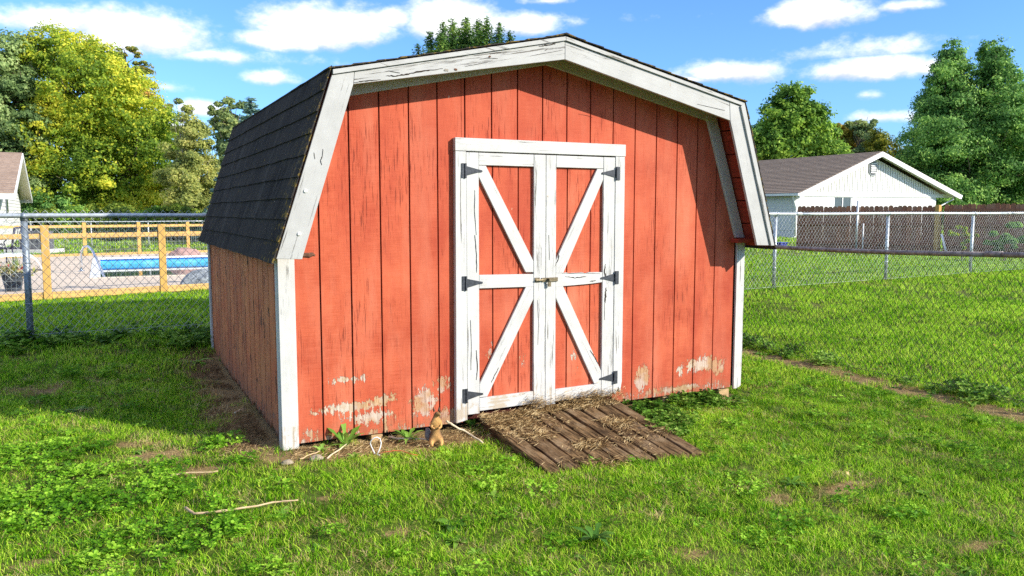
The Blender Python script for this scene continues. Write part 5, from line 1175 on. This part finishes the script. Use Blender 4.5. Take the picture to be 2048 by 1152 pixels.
def scatter(name, sources, P, rot, scl, label, cat):
    me = mesh_np(name, P, np.zeros((0, 3), np.int32)) if False else bpy.data.meshes.new(name)
    me.vertices.add(len(P)); me.vertices.foreach_set('co', np.asarray(P, np.float32).ravel())
    a = me.attributes.new('rot', 'FLOAT_VECTOR', 'POINT'); a.data.foreach_set('vector', np.asarray(rot, np.float32).ravel())
    a = me.attributes.new('scl', 'FLOAT', 'POINT'); a.data.foreach_set('value', np.asarray(scl, np.float32)); me.update()
    o = link(name, me); ng = bpy.data.node_groups.new(name+'_scatter', 'GeometryNodeTree')
    ng.interface.new_socket('Geometry', in_out='INPUT', socket_type='NodeSocketGeometry'); ng.interface.new_socket('Geometry', in_out='OUTPUT', socket_type='NodeSocketGeometry')
    N, L = ng.nodes, ng.links; gi = N.new('NodeGroupInput'); go = N.new('NodeGroupOutput'); io = N.new('GeometryNodeInstanceOnPoints'); j = N.new('GeometryNodeGeometryToInstance')
    for s in sources:
        oi = N.new('GeometryNodeObjectInfo'); oi.inputs['Object'].default_value = s; oi.inputs['As Instance'].default_value = False; L.new(oi.outputs['Geometry'], j.inputs[0])
    L.new(gi.outputs[0], io.inputs['Points']); L.new(j.outputs[0], io.inputs['Instance']); io.inputs['Pick Instance'].default_value = True
    rv_ = N.new('FunctionNodeRandomValue'); rv_.data_type = 'INT'; rv_.inputs[4].default_value = 0; rv_.inputs[5].default_value = len(sources)-1; L.new(rv_.outputs[2], io.inputs['Instance Index'])
    for nm, tp, sk in (('rot', 'FLOAT_VECTOR', 'Rotation'), ('scl', 'FLOAT', 'Scale')):
        na = N.new('GeometryNodeInputNamedAttribute'); na.data_type = tp; na.inputs[0].default_value = nm
        if nm == 'rot':
            e = N.new('FunctionNodeEulerToRotation'); L.new(na.outputs[0], e.inputs[0]); L.new(e.outputs[0], io.inputs[sk])
        else: L.new(na.outputs[0], io.inputs[sk])
    L.new(io.outputs[0], go.inputs[0]); md = o.modifiers.new('scatter', 'NODES'); md.node_group = ng
    return stuff(o, label, cat)
def field(n, d0, d1, side=.70, pad=1.3):
    """n random ground points between two depths from the camera, in its field of view and a margin"""
    d = np.sqrt(rng.uniform(d0*d0, d1*d1, n)); s = rng.uniform(-1, 1, n)*(side*d+pad); f = np.array([-math.sin(YAW), math.cos(YAW)]); r = RT[:2]
    P = CAM[:2]+f*d[:, None]+r*s[:, None]; return P[:, 0], P[:, 1]
def keep(x, y, deck=True):
    k = ~((x > -.20) & (x < 3.50) & (y > .06) & (y < 3.6)); c = [R0, R1, R2, R3]; ins = np.ones(len(x), bool)
    for a, b in zip(c, c[1:]+c[:1]): ins &= ((b[0]-a[0])*(y-a[1])-(b[1]-a[1])*(x-a[0])) > -.01
    k &= ~ins
    if deck: k &= ~((y > 8.42+.21*x-.02) & (y < 20.35+.16*x+.1) & (x > -9) & (x < 9))
    return k
vn = np.vectorize(lambda a, b, c: mnoise.noise(Vector((a, b, c))))
def put(name, sources, x, y, s0, s1, label, cat, tilt=.12, dz=0):
    z = gz(x, y)-.006+dz; n = len(x); rot = np.stack([rng.normal(0, tilt, n), rng.normal(0, tilt, n), rng.uniform(0, 6.283, n)], 1); return scatter(name, sources, np.stack([x, y, z], 1), rot, rng.uniform(s0, s1, n), label, cat)
CLVC = [(*at_z(170, 1000, 0)[:2], .62, .42), (*at_z(60, 930, .03)[:2], .45, .3), (*at_z(420, 900, .04)[:2], .25, .1), (*at_z(500, 925, .04)[:2], .16, .08), (*at_z(330, 1090, 0)[:2], .4, .22)]
def clover_mask(x, y):
    m = np.zeros(len(x))
    for (cx, cy, rx, ry) in CLVC: m = np.maximum(m, sm(1.25, .5, np.hypot((x-cx)/rx, (y-cy)/ry)))
    return m
def run(N0, d0, d1, **k):
    x, y = field(N0, d0, d1); q = keep(x, y); x, y = x[q], y[q]; b = bare_mask(x, y); n1 = vn(x*1.3, y*1.3, 0.); n2 = vn(x*5, y*5, 3.); return x, y, b, n1, n2
x, y, b, n1, n2 = run(15000, 1.9, 7.0); cm_ = clover_mask(x, y); p = rng.random(len(x)) < np.clip(1.0-b*1.15-cm_*.62+n2*.35, .02, 1)
hs_ = 1+.45*n1[p]; o = put('lawn_grass', T_near, x[p], y[p], .7, 1.15, 'green lawn grass around the shed', 'grass')
x, y, b, n1, n2 = run(13000, 7.0, 12.0); p = rng.random(len(x)) < np.clip(1.05-b*1.1+n2*.3, .02, 1); put('lawn_grass', T_mid, x[p], y[p], .7, 1.2, 'green lawn grass behind and beside the shed', 'grass')
x, y, b, n1, n2 = run(16000, 12.0, 24.0); put('lawn_grass', T_mid, x, y, .9, 1.5, 'lawn grass of the neighbouring gardens', 'grass')
x, y, b, n1, n2 = run(6500, 24.0, 60.0); q = y > -5; put('lawn_grass', T_far, x[q], y[q], .7, 1.3, 'far lawn grass', 'grass')
x, y, b, n1, n2 = run(11000, 1.9, 8.0); p = rng.random(len(x)) < np.clip(.30+.6*sm(.05, .40, n1)+.45*sm(.05, .4, n2)+.55*(b > .15)*(b < .9)-.3*(b > .9), .02, .9); put('dry_grass', T_dry, x[p], y[p], .7, 1.3, 'dry straw-coloured grass between the green blades', 'dry grass', .2)
x, y, b, n1, n2 = run(9000, 1.9, 8.0); cm_ = clover_mask(x, y); p = rng.random(len(x)) < np.clip(cm_*1.0+.10*sm(-.1, .4, n2)+.03-b, 0, 1); put('clover', T_clv, x[p], y[p], .75, 1.3, 'bright green clover growing through the lawn', 'clover')
x, y, b, n1, n2 = run(5000, 1.9, 9.0); p = rng.random(len(x)) < np.clip(.26+.4*sm(.1, .4, n2)-b*.5, 0, 1); put('broadleaf_weeds', T_wed, x[p], y[p], .3, .85, 'small broadleaf weeds dotted over the lawn', 'weeds')
# weeds banked under the two fences
n = 520; x = rng.uniform(-4.5, 5.4, n); y = LP[1]+rng.normal(-.02, .17, n); q = keep(x, y) & (x < .8) & (vn(x*2.2, y*2.2, 7.) > -.22); x, y = x[q], y[q]; put('fence_weeds', T_vin+T_clv[:2]+T_near[-2:], x, y, .7, 1.35, 'tangled creeping weeds along the foot of the fence behind the shed', 'weeds')
n = 420; y = rng.uniform(-3, 3.4, n); x = 5.26+.08*y+rng.normal(.10, .10, n); put('fence_weeds', T_wed[:2]+T_near[-2:]*2+T_vin[:1]+T_dry[:1], x, y, .7, 1.35, 'weeds and long grass along the foot of the right-hand fence', 'weeds')
n = 1100; s_ = rng.uniform(0, Lf+8, n); x = F0[0]+(F3-F1)[0]/np.linalg.norm((F3-F1)[:2])*s_+rng.normal(0, .12, n); y = F0[1]+(F3-F1)[1]/np.linalg.norm((F3-F1)[:2])*s_+rng.normal(0, .12, n); put('fence_weeds', T_dry+T_mid[:2], x, y, 1.1, 2.1, 'long pale grass left uncut under the far galvanised fence', 'weeds')
# weeds right of the ramp and in front of the blocks
q0 = at_z(1300, 830, .02); pts_ = [(at_z(u_, v_, .01), s_) for (u_, v_, s_) in ((1290, 825, .06), (1330, 835, .07), (1370, 850, .07), (1340, 800, .06), (1400, 800, .07), (1440, 806, .08), (1310, 852, .05), (1380, 812, .08), (1350, 872, .05))]
xs_, ys_ = [], []
for (q, s_) in pts_:
    for _ in range(11): xs_.append(q[0]+random.gauss(0, s_)); ys_.append(min(q[1]+random.gauss(0, s_*.8), -.03))
put('ground_ivy', T_vin[:4]+T_clv[:2], np.array(xs_), np.array(ys_), .6, 1.0, 'leafy green weeds at the right edge of the ramp', 'weeds')
# individual larger weeds
def weed(label, u, v, z, n, L, w, mat, lobed=True, up=1.0, curl=.7, stalk=False):
    q = at_z(u, v, z); o = rosette(n, L, w, mat, lobed, up, curl); o.name = 'weed'; COL.objects.link(o); o.location = (q[0], q[1], gzf(q[0], q[1])); return tag(o, label, 'weed', 'larger weeds in the grass')
weed('upright dandelion clump between the wooden block and the white wire loop', 692, 897, .03, 13, .15, .024, WDL, up=1.3, curl=.6)
weed('low green weed at the foot of the corner board', 643, 910, .03, 8, .07, .016, WDL)
weed('leafy weed just left of the squirrel', 815, 882, .03, 14, .12, .02, WDL, up=1.1)
weed('small weed beside the foot of the left door jamb', 943, 852, .05, 9, .07, .018, WDB, False, 1.3)
weed('pale broad-leaved weed on the sunny lawn left of the shed', 152, 815, .12, 6, .10, .035, WDB, False, .5, .4)
weed('spreading dandelion in the middle of the front lawn', 1190, 1085, 0, 11, .13, .022, WDL, up=.8)
weed('pale-leaved dandelion on the lawn right of the ramp', 1585, 975, 0, 10, .12, .02, WDB, up=.8)
weed('broad weed near the bottom edge of the picture', 905, 1060, 0, 8, .10, .028, WDL, False, .6)
weed('grey-green thistle in the shade at the back corner of the shed', 395, 730, .1, 11, .16, .03, WDB, up=.6)
weed('grey-green weed on the dirt strip beside the shed', 545, 825, .07, 6, .09, .016, WDB, up=.5)
weed('weed sprouting through the front of the ramp', 1190, 915, .06, 7, .06, .012, WDL, up=1.4)
weed('tiny weed sprouting through the middle of the ramp', 1112, 888, .07, 6, .04, .010, WDL, up=1.2)
# sticks, wire loop, litter
M['stick'] = simple('dry_stick', (.52, .38, .22), .85, var=.3, scale=30); M['stick2'] = simple('pale_stick', (.62, .50, .34), .85, var=.25, scale=30)
def stick(label, pts, r0, r1, mat, zoff=.012):
    P = []
    for (u, v, *h) in pts:
        q = at_z(u, v, .03); q = at_z(u, v, gzf(q[0], q[1])+(h[0] if h else zoff)); P.append(tuple(q))
    Q = []
    for a, b in zip(P, P[1:]):
        for k in range(4): f = k/4; Q.append(tuple(a[i]+(b[i]-a[i])*f+random.uniform(-.003, .003) for i in range(3)))
    Q.append(P[-1]); n = len(Q); o = tube('stick', Q, [r0+(r1-r0)*k/(n-1)+random.uniform(-.0006, .0006) for k in range(n)], mat, None, 6); return tag(o, label, 'stick', 'fallen sticks')
stick('long pale stick leaning from the wall toward the ramp, right of the squirrel', [(893, 842, .14), (903, 849, .12), (935, 865, .06), (966, 886, .02)], .009, .006, M['stick2'])
stick('long thin bent stick lying on the front lawn', [(370, 1014), (388, 1027), (430, 1024), (500, 1014), (560, 1003), (596, 1000)], .008, .004, M['stick'], .03)
stick('short pale stick on the bare soil patch', [(340, 952), (365, 946), (400, 945), (436, 942)], .006, .004, M['stick'], .02)
stick('thin stick leaning out from under the shed by the dandelion', [(655, 916), (680, 898), (700, 884)], .005, .004, M['stick2'], .02)
stick('thick peeled stick under the shed left of the squirrel', [(778, 873), (800, 878), (830, 877), (862, 880)], .009, .006, M['stick2'], .02)
stick('small stick in the litter by the corner board', [(600, 918), (625, 908), (640, 902)], .004, .003, M['stick'], .02)
stick('pale twig on the dirt strip beside the shed wall', [(470, 826), (480, 820), (488, 817)], .008, .004, M['stick2'], .02)
q = at_z(752, 914, .03); g = gzf(q[0], q[1]); rt = Vector(RT); P = [(-.004, .0), (-.012, .02), (-.022, .045), (-.03, .065), (-.028, .085), (-.012, .102), (.008, .105), (.026, .092), (.032, .07), (.027, .045), (.014, .02), (.004, .002), (.02, -.004)]
o = tube('wire_loop', [(q[0]+rt.x*a*1.15, q[1]+rt.y*a*1.15+.01*math.sin(k), g+.012+b*1.05) for k, (a, b) in enumerate(P)], .0032, simple('white_cord', (.80, .80, .82), .5, var=.05), None, 6); tag(o, 'loop of white wire standing up from the grass in front of the shed', 'wire')
P = [at_z(u_, v_, g+.01) for (u_, v_) in ((758, 912), (775, 911), (790, 909), (805, 908), (818, 912), (835, 915))]
o = tube('red_string', [(p[0], p[1], g+.03+.006*math.sin(i)) for i, p in enumerate(P)], .0022, simple('red_cord', (.62, .10, .05), .6, var=.1), None, 5); tag(o, 'thin red string lying beside the white wire loop', 'string')
for (u_, v_, s_, lab) in ((633, 927, .03, 'pale stone in the litter in front of the corner board'), (575, 936, .025, 'small pale stone left of the dandelion'), (1560, 692, .0, '')):
    if not lab: continue
    q = at_z(u_, v_, .03); o = rock('stone', lab, (q[0], q[1], gzf(q[0], q[1])+.01), s_*1.4, s_, s_*.7, simple('pale_stone', (.30, .25, .18), .8, scale=30), u_*.1); o['category'] = 'stone'
# fallen leaves
C_, U_, V_ = [], [], []
xx, yy = field(170, 2.2, 9); k_ = keep(xx, yy); xx, yy = xx[k_], yy[k_]
for a_, b_ in zip(xx, yy):
    d = dirs(1)[0]; d[2] *= .3; e = np.cross(d, dirs(1)[0]); e /= np.linalg.norm(e); s_ = random.uniform(.008, .02); C_.append((a_, b_, gzf(a_, b_)+.045)); U_.append(d*s_); V_.append(e*s_*.6)
stuff(link('fallen_leaves', quads_mesh('fallen_leaves', np.array(C_), np.array(U_), np.array(V_)), leaf_mat('brown_leaves', [(.25, .12, .04), (.45, .26, .08), (.6, .45, .2)], .2, 9, spread=.5)), 'small brown fallen leaves scattered in the grass', 'leaves')
